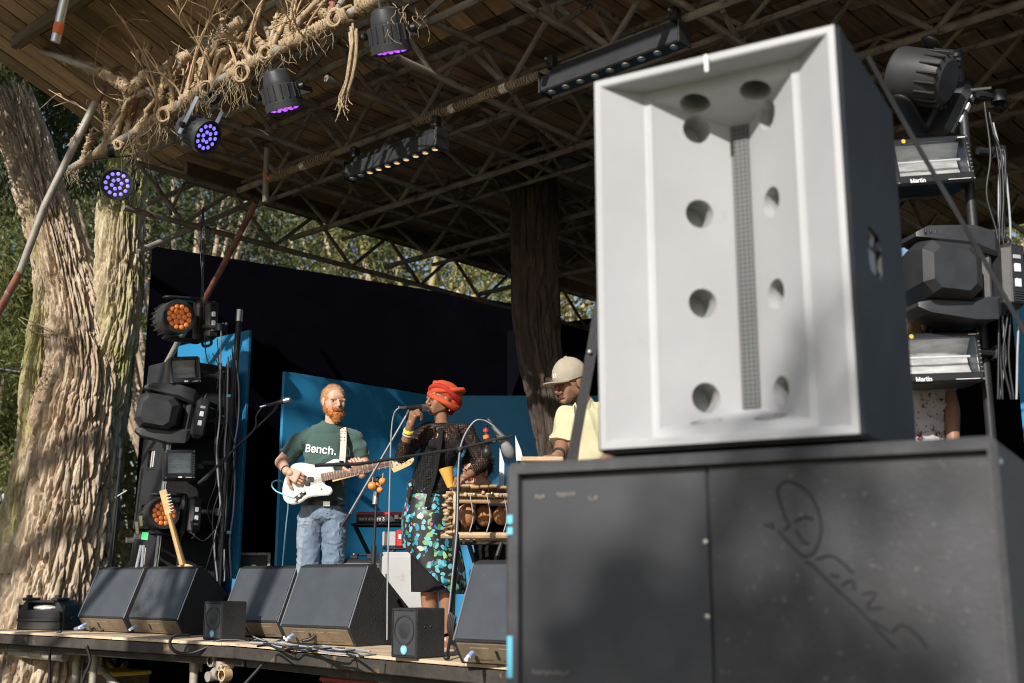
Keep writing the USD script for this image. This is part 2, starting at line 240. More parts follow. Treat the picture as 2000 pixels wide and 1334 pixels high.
floral = usdkit.material(stage, '/World/Looks/floral_print', {'tc': ('texture_coordinate', {}), 'nz': ('noise_texture', {'scale': 16.0, 'detail': 2.0}), 'mv': ('mix_vector', {'fac': .06}),
    'v': ('voronoi_texture', {'scale': 34.0, 'randomness': 1.0}), 'v2': ('voronoi_texture', {'scale': 8.5, 'randomness': 1.0}), 'sc': ('separate_color', {}), 'sc2': ('separate_color', {}),
    'r': ('rgb_ramp', {'interpolate': False, 'ramp': [(0, (.02, .20, .30)), (.3, (.13, .38, .45)), (.70, (.05, .20, .09)), (.82, (.18, .36, .14)), (.91, (.38, .07, .22)), (.96, (.40, .45, .38))]}),
    'l': ('math', {'math_type': 'less_than', 'value2': .50}), 'n2': ('noise_texture', {'scale': 9.0, 'detail': 1.0}), 'l2': ('math', {'math_type': 'greater_than', 'value2': .43}), 'mm': ('math', {'math_type': 'multiply'}),
    'lb': ('math', {'math_type': 'less_than', 'value2': .30}), 'lc': ('math', {'math_type': 'greater_than', 'value2': .8}), 'mb': ('math', {'math_type': 'multiply'}),
    'c': ('mix_color', {'a': (.012, .012, .014)}), 'c2': ('mix_color', {'b': (.34, .55, .20)}), 'p': ('principled_bsdf', {'roughness': .45, 'specular_ior_level': .4, 'sheen_weight': .1})},
    [('tc.object', 'nz.vector'), ('tc.object', 'mv.a'), ('nz.color', 'mv.b'), ('mv.result', 'v.vector'), ('mv.result', 'v2.vector'), ('v.color', 'sc.color'), ('sc.r', 'r.fac'), ('v.distance', 'l.value1'), ('tc.object', 'n2.vector'), ('n2.fac', 'l2.value1'), ('l.value', 'mm.value1'), ('l2.value', 'mm.value2'), ('mm.value', 'c.fac'), ('r.color', 'c.b'),
     ('v2.color', 'sc2.color'), ('v2.distance', 'lb.value1'), ('sc2.g', 'lc.value1'), ('lb.value', 'mb.value1'), ('lc.value', 'mb.value2'), ('mb.value', 'c2.fac'), ('c.result', 'c2.a'), ('c2.result', 'p.base_color')], surface='p.BSDF')
#==SETTING==
# ground: one gently uneven sheet to the horizon
gx, gy = np.meshgrid(np.r_[-150, -80, np.linspace(-40, 40, 60), 80, 150], np.r_[-150, -80, np.linspace(-40, 60, 70), 100, 200], indexing='ij')
gz = meshkit.fbm(np.c_[gx.ravel() * .3, gy.ravel() * .3, 0 * gx.ravel()], 3, 4) * .12 - .12
gi, gj = np.meshgrid(np.arange(gx.shape[0] - 1), np.arange(gx.shape[1] - 1), indexing='ij'); k = gx.shape[1]; q = (gi * k + gj).ravel()
top('ground', trimesh.Trimesh(np.c_[gx.ravel(), gy.ravel(), gz], np.vstack([np.c_[q, q + k, q + k + 1], np.c_[q, q + k + 1, q + 1]]), process=False), grass, kind='structure', smooth=True)

# stage deck: plywood sheets on a dark timber edge; the front edge bows slightly
EDGE = [(-11.4, 4.06), (-9.3, 4.18), (-6.4, 4.42), (-3.7, 4.15), (-1.5, 4.0), (2.0, 4.0)]
def edge_v(U): return float(np.interp(U, [e[0] for e in EDGE], [e[1] for e in EDGE]))
M_S = frame(S(0, 0), x=u, z=(0, 0, 1))
deck = thing('stage_deck', None, None, M_S, kind='structure')
for i, U in enumerate(np.arange(-11.4, 1.9, 1.22)):
    U2 = min(U + 1.215, 2.0)
    ks = [(U, edge_v(U))] + [e for e in EDGE if U < e[0] < U2] + [(U2, edge_v(U2))]
    for a, b in ((0, .62), (.625, 2.9), (2.905, 5.2)):
        poly = [(x, y + a) if a == 0 else (x, 4.3 + a) for x, y in ks] + [(x, 4.3 + b) for x, y in reversed(ks)]
        put(deck, 'plywood_sheet', prism(poly, .018, frame((0, 0, -.018 - .0015 * (i % 2)), x=(1, 0, 0), y=(0, 1, 0))), ply if a == 0 else floorblack, smooth=False)
fr = thing('stage_edge', 'dark timber and steel edge beam running under the front of the stage boards', 'stage edge', M_S)
for (a, va), (b, vb) in zip(EDGE[:-1], EDGE[1:]):
    d = unit((b - a, vb - va, 0)); L = math.hypot(b - a, vb - va); Mb = frame((a, va, 0), x=d, z=(0, 0, 1))
    put(fr, 'edge_board', rbox((L / 2, .035, -.062), (L - .004, .05, .075), .006, Mb), fasciam)
    put(fr, 'steel_channel', rbox((L / 2, .12, -.13), (L - .004, .05, .05), .008, Mb), fasciam)
    put(fr, 'rail', xf(rod((0, .75, -.2), (L - .01, .75, -.2), .024, 10), Mb), dullsteel)
sk = []
for x in np.arange(-11.4, 2, .06): sk.append((x, .03 * math.sin(x * 17) + .015 * math.sin(x * 41)))
skv, skf = [], []
for i, (x, y) in enumerate(sk): skv += [(x, 5.35 + y, -.03), (x, 5.35 + y, -1.2)]
for i in range(len(sk) - 1): skf += [(2 * i, 2 * i + 1, 2 * i + 3), (2 * i, 2 * i + 3, 2 * i + 2)]
top('black_skirt', xf(trimesh.Trimesh(np.array(skv, float), skf, process=False), M_S), drape, 'black cloth skirt hanging under the stage behind the scaffold legs', 'stage skirt', smooth=True)
def coupler(c, ax, r=.035):
    fz = frame(c, z=ax, x=(.3, .5, .8)); ms = [lathe([(r * .72, -.03), (r, -.03), (r, .03), (r * .72, .03)], 16, fz), rbox((r * 1.1, 0, 0), (.04, .05, .05), .008, fz)]
    ms += [lathe([(0, -.045), (.009, -.045), (.009, .045), (0, .045)], 8, fz @ trimesh.transformations.translation_matrix((r * 1.3, s, 0))) for s in (-.018, .018)]
    ms += [lathe([(0, .03), (.016, .03), (.016, .05), (0, .05)], 6, fz @ trimesh.transformations.translation_matrix((r * 1.3, s, 0))) for s in (-.018, .018)]
    return cat_(ms)
# scaffold under the front edge
def leg(px, py, label):
    p = PV(px, py, 4.62); t = thing('scaffold_standard', label, 'scaffold standard', A_(p[0], p[1], 0))
    put(t, 'tube', rod((0, 0, .02), (0, 0, 1.14), .03, 14), steel); put(t, 'base_plate', rbox((0, 0, .01), (.15, .15, .02), .004), steel)
    put(t, 'coupler', coupler((0, 0, p[2]), (0, 0, 1)), steel); return t
leg(150, 1300, 'pale galvanised scaffold leg, leftmost under the stage edge'); leg(184, 1290, 'scaffold leg with a dirty cast coupler, second from the left under the stage')
leg(380, 1300, 'scaffold leg under the left cube loudspeaker'); leg(440, 1300, 'scaffold leg carrying the big cluster of cast couplers right of the left cube loudspeaker')
leg(845, 1330, 'shaded scaffold leg below the right cube loudspeaker')
def tubes(name, label, cat, pts, r, m, couplers=(), group=None, end=None):
    b = pts[0]; t = thing(name, label, cat, b, group)
    put(t, 'tube', tube(pts, r, 14), m, world=True)
    for c in couplers: put(t, 'coupler', coupler(c, pts[-1] - pts[0]), steel, world=True)
    return t
Q = lambda x, y, V=4.4: PV(x, y, V)
tubes('scaffold_ledger', 'pale horizontal scaffold tube ending in a coupler at the left under the stage', 'scaffold tube', [Q(-40, 1268), Q(126, 1283)], .036, steel, [Q(124, 1283)])
tubes('scaffold_brace', 'thin diagonal scaffold brace low at the far left under the stage', 'scaffold tube', [Q(18, 1298, 5.0), Q(60, 1345, 5.0)], .024, steel)
tubes('scaffold_brace', 'diagonal scaffold brace right of the second leg under the stage', 'scaffold tube', [Q(186, 1296, 4.75), Q(235, 1345, 4.75)], .026, steel)
tubes('scaffold_brace', 'dark crossing brace behind the second scaffold leg', 'scaffold tube', [Q(212, 1295, 5.1), Q(255, 1345, 5.1)], .024, dullsteel)
tubes('scaffold_brace', 'dark brace leaning the other way behind the second scaffold leg', 'scaffold tube', [Q(246, 1296, 5.15), Q(205, 1345, 5.15)], .024, dullsteel)
cc = thing('coupler_cluster', 'cluster of cast scaffold couplers and a short tube stub under the left cube loudspeaker', 'coupler', Q(430, 1305, 4.5))
for x, y, ax in ((418, 1290, v), (434, 1300, (0, 0, 1)), (425, 1316, u), (440, 1318, v)): put(cc, 'coupler', coupler(Q(x, y, 4.5), ax, .042), bamboo if x == 440 else steel, world=True)
put(cc, 'tube_stub', rod(Q(405, 1322, 4.44), Q(445, 1316, 4.6), .034, 16), steel, world=True)
def crate(px, py, s, m, label, V=5.0):
    t = thing('storage_crate', label, 'crate', frame(PV(px, py, V), x=u, z=(0, 0, 1)))
    put(t, 'body', rbox((0, 0, -s[2] / 2), s, .012), joistm); put(t, 'lid', rbox((0, 0, .008), (s[0] + .02, s[1] + .02, .03), .008), m)
    for q in (-.3, .3): put(t, 'latch', rbox((q * s[0], -s[1] / 2 - .008, -.04), (.05, .014, .06), .004), bright)
yl = mat('yellow_lid', (.55, .42, .04), .5); rl = mat('faded_red_lid', (.30, .05, .04), .6)
crate(230, 1314, (.5, .3, .3), yl, 'storage crate with a yellow lid stowed under the stage at the left'); crate(715, 1330, (.5, .3, .3), rl, 'storage crate with a faded red lid stowed under the stage edge', 4.75); crate(790, 1338, (.3, .25, .3), whitepanel, 'small crate with a pale lid beside the red-lidded one under the stage', 4.75)
# left and back drapes
def curtain(name, label, pts, z0, tops, th=.03):
    z0 = Zs + z0 - Zs
    out = []; n = 160; p = spread(pts, np.linalg.norm(pts[-1] - pts[0]) / n); d = unit(pts[-1] - pts[0]); nn = A_(-d[1], d[0], 0); h = np.linspace(tops[0], tops[1], len(p))
    o = [x + nn * .002 * math.sin(i * .17) for i, x in enumerate(p)]
    V = []; 
    for x, t in zip(o, h): V += [x + A_(0, 0, z0), x + A_(0, 0, t), x + A_(0, 0, z0) + nn * th, x + A_(0, 0, t) + nn * th]
    f = []
    for i in range(len(o) - 1):
        a, b = 4 * i, 4 * i + 4; f += [(a, b, b + 1), (a, b + 1, a + 1), (a + 2, b + 3, b + 2), (a + 2, a + 3, b + 3), (a + 1, b + 1, b + 3), (a + 1, b + 3, a + 3)]
    return top(name, trimesh.Trimesh(np.array(V), f, process=False), drape, label, 'drape', smooth=60)
curtain('black_drape', 'long black drape wall along the left side of the stage behind the performers', [S(-9.4, 5.38), S(-9.4, 10.7)], .0, (PU(275, 475, -9.4)[2] - Zs, PU(1000, 590, -9.4)[2] - Zs))
curtain('black_drape', 'black drape wall across the back of the stage behind the inner tree trunk', [S(-9.5, 10.38), S(-.6, 10.38)], 0, (3.5, 3.2))
curtain('black_drape', 'black drape wall closing the right side of the stage', [S(-.6, 5.8), S(-.6, 10.4)], 0, (3.2, 3.2))
# blue boards
def board(label, a, b, h, th=.03):
    d = unit(b - a); L = np.linalg.norm((b - a)[:2]); M = frame(A_(a[0], a[1], Zs), x=(d[0], d[1], 0), z=(0, 0, 1)); t = thing('blue_board', label, 'scenery board', M)
    put(t, 'panel', rbox((L / 2, th / 2, h / 2 + .005), (L, th, h), .004), blue)
    for x in (.08, L - .08): put(t, 'batten', rbox((x, th + .022, h / 2), (.05, .04, h - .04), .004), joistm)
board('bright blue board lit by the sun behind the left lighting stand', A_(*P(308, 690, 10.75)[:2], 0), A_(*P(487, 645, 9.8)[:2], 0), P(487, 645, 9.8)[2] - Zs)
board('blue board in dappled light behind the guitarist', S(-7.6, 5.62), S(-7.6, 7.5), 2.1)
board('blue board behind the singer reaching the inner tree trunk', S(-7.58, 7.52), S(-7.58, 7.52) + A_(2.9, .02, 0), 2.12)
board('narrow blue board half hidden at the right edge behind the right lighting stand', A_(*P(1984, 700, 7.4)[:2], 0), A_(*P(2080, 700, 7.2)[:2], 0), 2.2)

# ------------------------------------------------------------------ roof
RH = 3.95
fz_ = lambda V: RH + .365 * max(4.9 - V, 0)                       # the planks rise towards the front
roof = thing('stage_roof', 'dark plank roof over the stage carried by tube trusses', 'roof', M_S)
rows = np.arange(-8.14 - 3 * .172, .6, .172)
for i, U in enumerate(rows):
    cuts = [2.55 + .03 * RS.rand()] + ([3.5 + .5 * (i % 2)] if i % 3 else []) + [4.9] + list(np.arange(5.4 + (i % 3) * .8 + RS.rand() * .3, 11.2, 2.4)) + [11.4]
    for a, b in zip(cuts[:-1], cuts[1:]):
        if b - a < .15: continue
        m = rbox((0, 0, 0), (math.hypot(b - a, fz_(b) - fz_(a)) - .006, .158, .022), .003)
        Mp = frame((U + .08, (a + b) / 2, (fz_(a) + fz_(b)) / 2 + .012 + RS.rand() * .008), x=(0, b - a, fz_(b) - fz_(a)), y=(-1, 0, 0)) @ rotation_matrix(RS.randn() * .02, (1, 0, 0))
        pr = put(roof, 'plank', m, plankm, smooth=False); UsdGeom.Xformable(pr).AddTransformOp().Set(Gf.Matrix4d(*Mp.T.ravel()))
put(roof, 'roof_sheet', box((-3.95, 8.17, RH + .05), (9.3, 6.55, .02)), drape, smooth=False); put(roof, 'roof_sheet', box((-3.95, 0, 0), (9.3, 2.46, .02), frame((0, 3.74, fz_(3.74) + .06), x=(1, 0, 0), y=(0, 1, -.365))), drape, smooth=False)
for V in (2.62, 3.4, 4.45, 5.75, 6.9, 8.1, 9.4, 11.3): put(roof, 'joist', rbox((-3.75, V, fz_(V) - .055), (8.9, .055, .10), .006), joistm)
put(roof, 'edge_beam', rbox((-8.17, 8.17, RH - .14), (.05, 6.5, .18), .006), joistm)
def truss(name, label, V, h, dep, U0, U1, m=dullsteel, r=.025, step=.42, off=0., group='tube trusses under the roof'):
    t = thing(name, label, 'truss', S(U0, V, h), group)
    put(t, 'chord', rod(S(U0, V, h), S(U1, V, h), r, 12), m, world=True); put(t, 'chord', rod(S(U0, V + off, h + dep), S(U1, V + off, h + dep), r, 12), m, world=True)
    us = np.arange(U0 + .1, U1, step); ms = []
    for i in range(len(us) - 1):
        a, b = (h, h + dep) if i % 2 else (h + dep, h); oa, ob = (0, off) if i % 2 else (off, 0)
        put(t, 'brace', rod(S(us[i], V + oa, a), S(us[i + 1], V + ob, b), r * .78, 8), m, world=True)
    return t
second = truss('roof_truss', 'long tube truss carrying the two LED battens', 4.92, 3.45, .42, -7.35, .4, step=.40)
truss('roof_truss', 'tube truss just in front of the planks above the LED batten truss', 4.35, 3.72, .2, -7.9, .4, step=.6)
truss('roof_truss', 'tube truss passing over the heads of the performers behind the LED battens', 6.0, 3.45, .42, -8.1, .4, step=.45)
truss('roof_truss', 'tube truss at the inner tree trunk', 7.15, 3.42, .42, -8.1, .4, step=.5)
truss('roof_truss', 'rearmost tube truss near the back drape', 8.5, 3.4, .44, -8.1, .4, step=.5)
def ltruss(label, U, V0, V1, h, dep, m=dullsteel, step=.45):
    t = thing('roof_truss', label, 'truss', S(U, V0, h), 'tube trusses under the roof')
    for z in (h, h + dep): put(t, 'chord', rod(S(U, V0, z), S(U, V1, z), .024, 12), m, world=True)
    vs = np.arange(V0 + .1, V1, step)
    for i in range(len(vs) - 1): a, b = (h, h + dep) if i % 2 else (h + dep, h); put(t, 'brace', rod(S(U, vs[i], a), S(U, vs[i + 1], b), .018, 8), m, world=True)
ltruss('tube truss along the left edge of the roof over the black drape', -8.02, 4.3, 11.2, 3.30, .4)
ltruss('tube truss running back from the front over the guitarist', -6.35, 4.0, 10.8, 3.50, .36); ltruss('dusty tube truss running back beside the inner trunk', -4.75, 4.0, 10.8, 3.50, .36)
ltruss('tube truss running back over the right half of the stage', -3.1, 4.0, 10.8, 3.50, .36)
for U, l in ((-7.2, 'thin lattice truss running back between the left roof edge and the guitarist'), (-5.5, 'thin lattice truss running back over the singer'), (-3.9, 'thin lattice truss running back above the man in the cap')): ltruss(l, U, 4.3, 10.8, 3.62, .26, step=.34)
for V, l in ((5.45, 'thin cross truss between the LED batten truss and the performers'), (6.6, 'thin cross truss in front of the inner trunk'), (7.8, 'thin cross truss behind the inner trunk')): truss('roof_truss', l, V, 3.58, .26, -8.1, .2, r=.019, step=.33)
t = tubes('scaffold_tube', 'rust red tube under the roof right of the inner tree trunk', 'scaffold tube', [S(-4.72, 6.6, 3.44), S(-4.72, 8.3, 3.44)], .026, redsteel)
# loose tubes around the left
T = tubes
T('scaffold_tube', 'long diagonal tube leaning past the left trunk, rust red at its foot', 'scaffold tube', [PV(-25, 650, 3.5), PV(40, 530, 3.5)], .027, redsteel); T('scaffold_tube', 'long dusty diagonal tube in front of the left trunk', 'scaffold tube', [PV(38, 534, 3.5), PV(88, 400, 3.55), PV(186, 200, 3.7)], .027, steel)
T('scaffold_tube', 'rust red diagonal tube rising from behind the left loudspeaker stack to the roof', 'scaffold tube', [PV(392, 598, 5.35), PV(430, 530, 5.33), PV(500, 395, 5.3)], .026, redsteel)
T('scaffold_tube', 'pale lower end of the diagonal tube below the upper wash light', 'scaffold tube', [PV(322, 716, 5.36), PV(352, 660, 5.35), PV(392, 598, 5.35)], .026, steel)
T('scaffold_tube', 'pale grey diagonal tube rising to the right above the black drape at the left', 'scaffold tube', [PU(268, 492, -8.1), PU(500, 392, -8.0)], .024, steel); T('scaffold_tube', 'grey tube rising to the right under the left roof edge', 'scaffold tube', [PU(285, 400, -8.3), PU(488, 312, -8.15)], .022, steel)
for a, b, l in (((335, 420), (300, 345), 'first'), ((330, 420), (366, 345), 'second')): T('scaffold_tube', f'thin grey strut against the foliage left of the roof corner, {"leaning left" if l == "first" else "leaning right"}', 'scaffold tube', [PU(*a, -8.2), PU(*b, -8.2)], .014, dullsteel)
t = T('scaffold_tube', 'short upright tube with orange tape bands at the end of the LED batten truss', 'scaffold tube', [PV(518, 395, 4.9), PV(522, 290, 4.9)], .024, steel); put(t, 'tape_band', tube([PV(519.3, 350, 4.9), PV(520, 332, 4.9)], .026, 12), orangetape, world=True)
t = T('scaffold_tube', 'upright tube with an orange tape band at the top left corner', 'scaffold tube', [PV(108, 82, 2.75), PV(130, -20, 2.75)], .028, chrome); put(t, 'tape_band', tube([PV(112, 66, 2.75), PV(116.5, 45, 2.75)], .030, 12), orangetape, world=True)
# front truss with hessian
FV = 3.8
ft = thing('front_truss', 'front lighting truss wrapped in hessian carrying the four LED par lights', 'truss', PV(700, 15, FV))
CH = [PV(x, y, FV) for x, y in ((128, 336), (300, 236), (410, 168), (555, 92), (720, 8), (900, -85))]
put(ft, 'chord', tube(spline(CH, 6), .028, 14), steel, world=True)
CH2 = [PV(x, y, FV + .25) for x, y in ((258, 170), (350, 116), (430, 68), (560, -10))]
put(ft, 'chord', tube(spline(CH2, 6), .028, 14), steel, world=True)
put(ft, 'tube', tube([PV(80, 98, 3.6), PV(170, 130, 3.65), PV(262, 172, FV + .2)], .026, 12), steel, world=True)
put(ft, 'white_clamp', tube([PV(215, 143, FV + .1), PV(262, 110, FV + .4)], .022, 12), bright, world=True)
BR = [((272, 178), (250, 262)), ((285, 160), (308, 226)), ((352, 140), (318, 212)), ((365, 115), (395, 180)), ((425, 80), (400, 130)), ((140, 20), (185, 130)), ((205, 170), (190, 205)), ((240, 190), (232, 260)), ((205, 200), (213, 275)), ((190, 205), (140, 285)), ((185, 255), (155, 330)), ((520, 100), (462, 30)), ((520, 105), (570, 0)), ((530, 80), (515, 40)), ((640, 45), (610, -20)), ((645, 42), (655, -20)), ((650, 30), (690, -30))]
for i, (a, b) in enumerate(BR):
    put(ft, 'brace', tube([PV(*a, FV + .03 + .02 * (i % 3)), PV(*b, FV + .22 - .04 * (i % 4))], .02, 10), steel if i % 3 else redsteel, world=True)
def wrap(path, r, seed=0, pitch=.022, rr=.0095, jit=.35):
    p = spread(path, .004); t = np.gradient(p, axis=0); t /= np.linalg.norm(t, axis=1)[:, None]
    a = np.cross(t, [0, 0, 1.0]); a /= np.maximum(np.linalg.norm(a, axis=1), 1e-6)[:, None]; b = np.cross(t, a)
    s = np.arange(len(p)) * .004; nz = meshkit.fbm(np.c_[s * 9, s * 0 + seed, s * 0], 3, seed); ph = s / pitch * 2 * math.pi + nz * 5; R = r * (1 + jit * (nz - .4) * 2)
    c = p + a * (np.cos(ph) * R)[:, None] + b * (np.sin(ph) * R)[:, None]
    return tube(c, rr * (.7 + .7 * meshkit.noise(np.c_[s * 31, s * 0, s * 0 + seed], seed)), 5)
def strands(c, n, L, seed, spread_=.05, r=.0022):
    g = np.random.RandomState(seed); ms = []
    for i in range(n):
        p = [c + g.randn(3) * spread_ * A_(1, 1, .3)]; d = A_(*(g.randn(2) * .5), -1.0); l = L * (.3 + g.rand() * .8)
        for k in range(5): d = unit(d + g.randn(3) * .35 + A_(0, 0, -.25)); p.append(p[-1] + d * l / 5)
        ms.append(tube(spline(p, 4), np.linspace(r, r * .5, 21), 4, False))
    return cat_(ms)
sp = spline(CH, 10)
def seg(a, b): n = len(sp); return sp[int(a * n):max(int(b * n), int(a * n) + 2)]
for i, (a, b) in enumerate(((.02, .13), (.16, .30), (.30, .44), (.47, .60), (.60, .78), (.78, .97))): put(ft, 'hessian_wrap', wrap(seg(a, b), .033, i, pitch=.017, rr=.012, jit=.6), burlap, world=True, smooth=True)
for i, (a, b) in enumerate((((75, 96), (130, 115)), ((130, 115), (205, 145)), ((205, 145), (250, 172)), ((245, 180), (275, 168)), ((270, 160), (295, 148)), ((430, 70), (470, 40)), ((350, 118), (370, 106)))):
    put(ft, 'hessian_wrap', wrap([PV(*a, 3.7), PV(*b, 3.75)], .03, 20 + i, pitch=.016, rr=.013, jit=.8), burlap, world=True, smooth=True)
for i in (2, 4, 5, 7, 8, 9, 10, 11, 12, 14, 15):
    a, b = BR[i]; put(ft, 'hessian_wrap', wrap([PV(*a, FV + .03), PV(*b, FV + .14)], .022, 40 + i, pitch=.015, rr=.010, jit=.8), burlap, world=True, smooth=True)
for i, (x, y, n, L) in enumerate(((285, 262, 22, .28), (318, 236, 14, .2), (295, 245, 16, .25), (420, 180, 16, .2), (465, 150, 26, .26), (478, 130, 18, .25), (520, 108, 22, .2), (560, 95, 10, .18), (640, 55, 14, .14), (655, 30, 14, .16), (345, 150, 8, .2), (150, 125, 12, .14), (85, 98, 10, .1), (255, 170, 14, .12), (240, 300, 6, .2), (140, 330, 6, .15), (790, 40, 10, .22), (775, 20, 12, .25), (400, 200, 10, .15), (190, 210, 8, .12))):
    put(ft, 'loose_strands', strands(PV(x, y, FV - .02), n, L, 100 + i), burlap, world=True, smooth=True)
for i, (x, y, R) in enumerate(((283, 275, .05), (475, 145, .06), (520, 105, .045), (655, 38, .05), (268, 170, .04), (322, 228, .05), (405, 175, .045), (232, 285, .035))):
    c = PV(x, y, FV - .03); g = np.random.RandomState(i); th = np.linspace(0, 2 * math.pi * 7, 150); rad = R * (.55 + .45 * meshkit.noise(np.c_[th * .6, 0 * th, 0 * th + i], 5))
    put(ft, 'hessian_knot', tube(c + np.c_[np.cos(th) * rad, np.sin(th * .73) * R * .6, np.sin(th) * rad * 1.2], .0085, 5), burlap, world=True, smooth=True)
g = np.random.RandomState(77)
for i in range(46):
    f = .04 + .62 * g.rand(); c = sp[int(f * (len(sp) - 1))]; d = unit(A_(0, 0, .85) + u * (g.randn() * .45 + .45) + v * (g.rand() * .4 - .3)); L = .3 + .65 * g.rand(); q = [c]
    for k in range(4): d = unit(d + g.randn(3) * .22); q.append(q[-1] + d * L / 4)
    q = spline(q, 5)
    if i % 2: put(ft, 'branch', tube(q, np.linspace(.020, .009, len(q)), 8), bamboo if i % 4 == 1 else burlap, world=True, smooth=True); put(ft, 'hessian_wrap', wrap(q, .015, 200 + i, pitch=.0125, rr=.0075, jit=.9), burlap, world=True, smooth=True)
    else: put(ft, 'twig', tube(q, np.linspace(.009, .003, len(q)), 6), bamboo, world=True, smooth=True)
    for k in range(2 + i % 2):
        o = q[int(len(q) * (.35 + .5 * g.rand()))]; d = unit(q[-1] - q[0] + g.randn(3) * .28); put(ft, 'twig', tube(spline([o, o + d * .08, o + unit(d + g.randn(3) * .4) * .2], 4), np.linspace(.006, .002, 9), 5), (bamboo, burlap)[k % 2], world=True, smooth=True)
for i in range(11):
    f = .02 + .66 * g.rand(); c = sp[int(f * (len(sp) - 1))] + A_(0, -.02, -.02); put(ft, 'loose_strands', strands(c, 9, .12 + .16 * g.rand(), 300 + i, .04), burlap, world=True, smooth=True)
hs = thing('hessian_strip', 'frayed strip of hessian hanging down from the front truss between two par lights', 'hessian strip', PV(688, 60, FV))
for i in range(26):
    g = np.random.RandomState(i); o = g.randn(3) * A_(.016, .012, .02); pts = [PV(686, 62, FV) + o, PV(688, 90, FV) + o, PV(683, 130, FV) + o * 1.1, PV(676, 165, FV) + o * .9, PV(664 + g.randn() * 2, 200, FV) + o * 1.2, PV(666 + g.randn() * 4, 222 - g.rand() * 20, FV) + o * 1.5]
    put(hs, 'strand', tube(spline(pts, 5), np.linspace(.0085, .002, 26), 5, False), burlap, world=True, smooth=True)
lr = thing('hanging_twine', 'long loop of twine dangling at the upper left in front of the planks', 'twine', PV(190, 60, 3.7))
put(lr, 'twine', tube(spline([PV(x, y, 3.7) for x, y in ((298, 42), (262, 38), (230, 48), (205, 58), (192, 85), (186, 130), (184, 160), (195, 178), (220, 192), (258, 200))], 6), .0035, 5), burlap, world=True, smooth=True)
put(lr, 'twine', tube(spline([PV(x, y, 3.7) for x, y in ((178, 57), (200, 32), (222, 10), (250, 14), (285, 26), (262, 10), (232, 0))], 6), .004, 5), burlap, world=True, smooth=True)
for x, pts in enumerate((((376, 0), (374, 55), (395, 82)), ((402, 0), (405, 48)), ((450, 40), (465, 70), (460, 92)))): put(lr, 'twine', tube(spline([PV(a, b, 3.8) for a, b in pts], 6), .005, 5), burlap, world=True, smooth=True)
put(second, 'hessian_wrap', wrap([S(-6.9, 4.92, 3.45), S(-6.2, 4.92, 3.45)], .03, 77, rr=.006, jit=.3), burlap, world=True, smooth=True); put(second, 'hessian_wrap', wrap([S(-5.3, 4.92, 3.45), S(-4.2, 4.92, 3.45)], .028, 78, rr=.005, jit=.3), burlap, world=True, smooth=True)
for x, y in ((592, 352), (885, 208), (985, 168)):
    p = S(np.dot(PV(x, y, 4.92), u), 4.92, 3.45); put(second, 'white_tape', tube([p - u * .025, p + u * .025], .031, 12), whitetape, world=True)
put(second, 'orange_tape', tube([S(-7.0, 4.92, 3.45), S(-6.92, 4.92, 3.45)], .029, 12), orangetape, world=True)

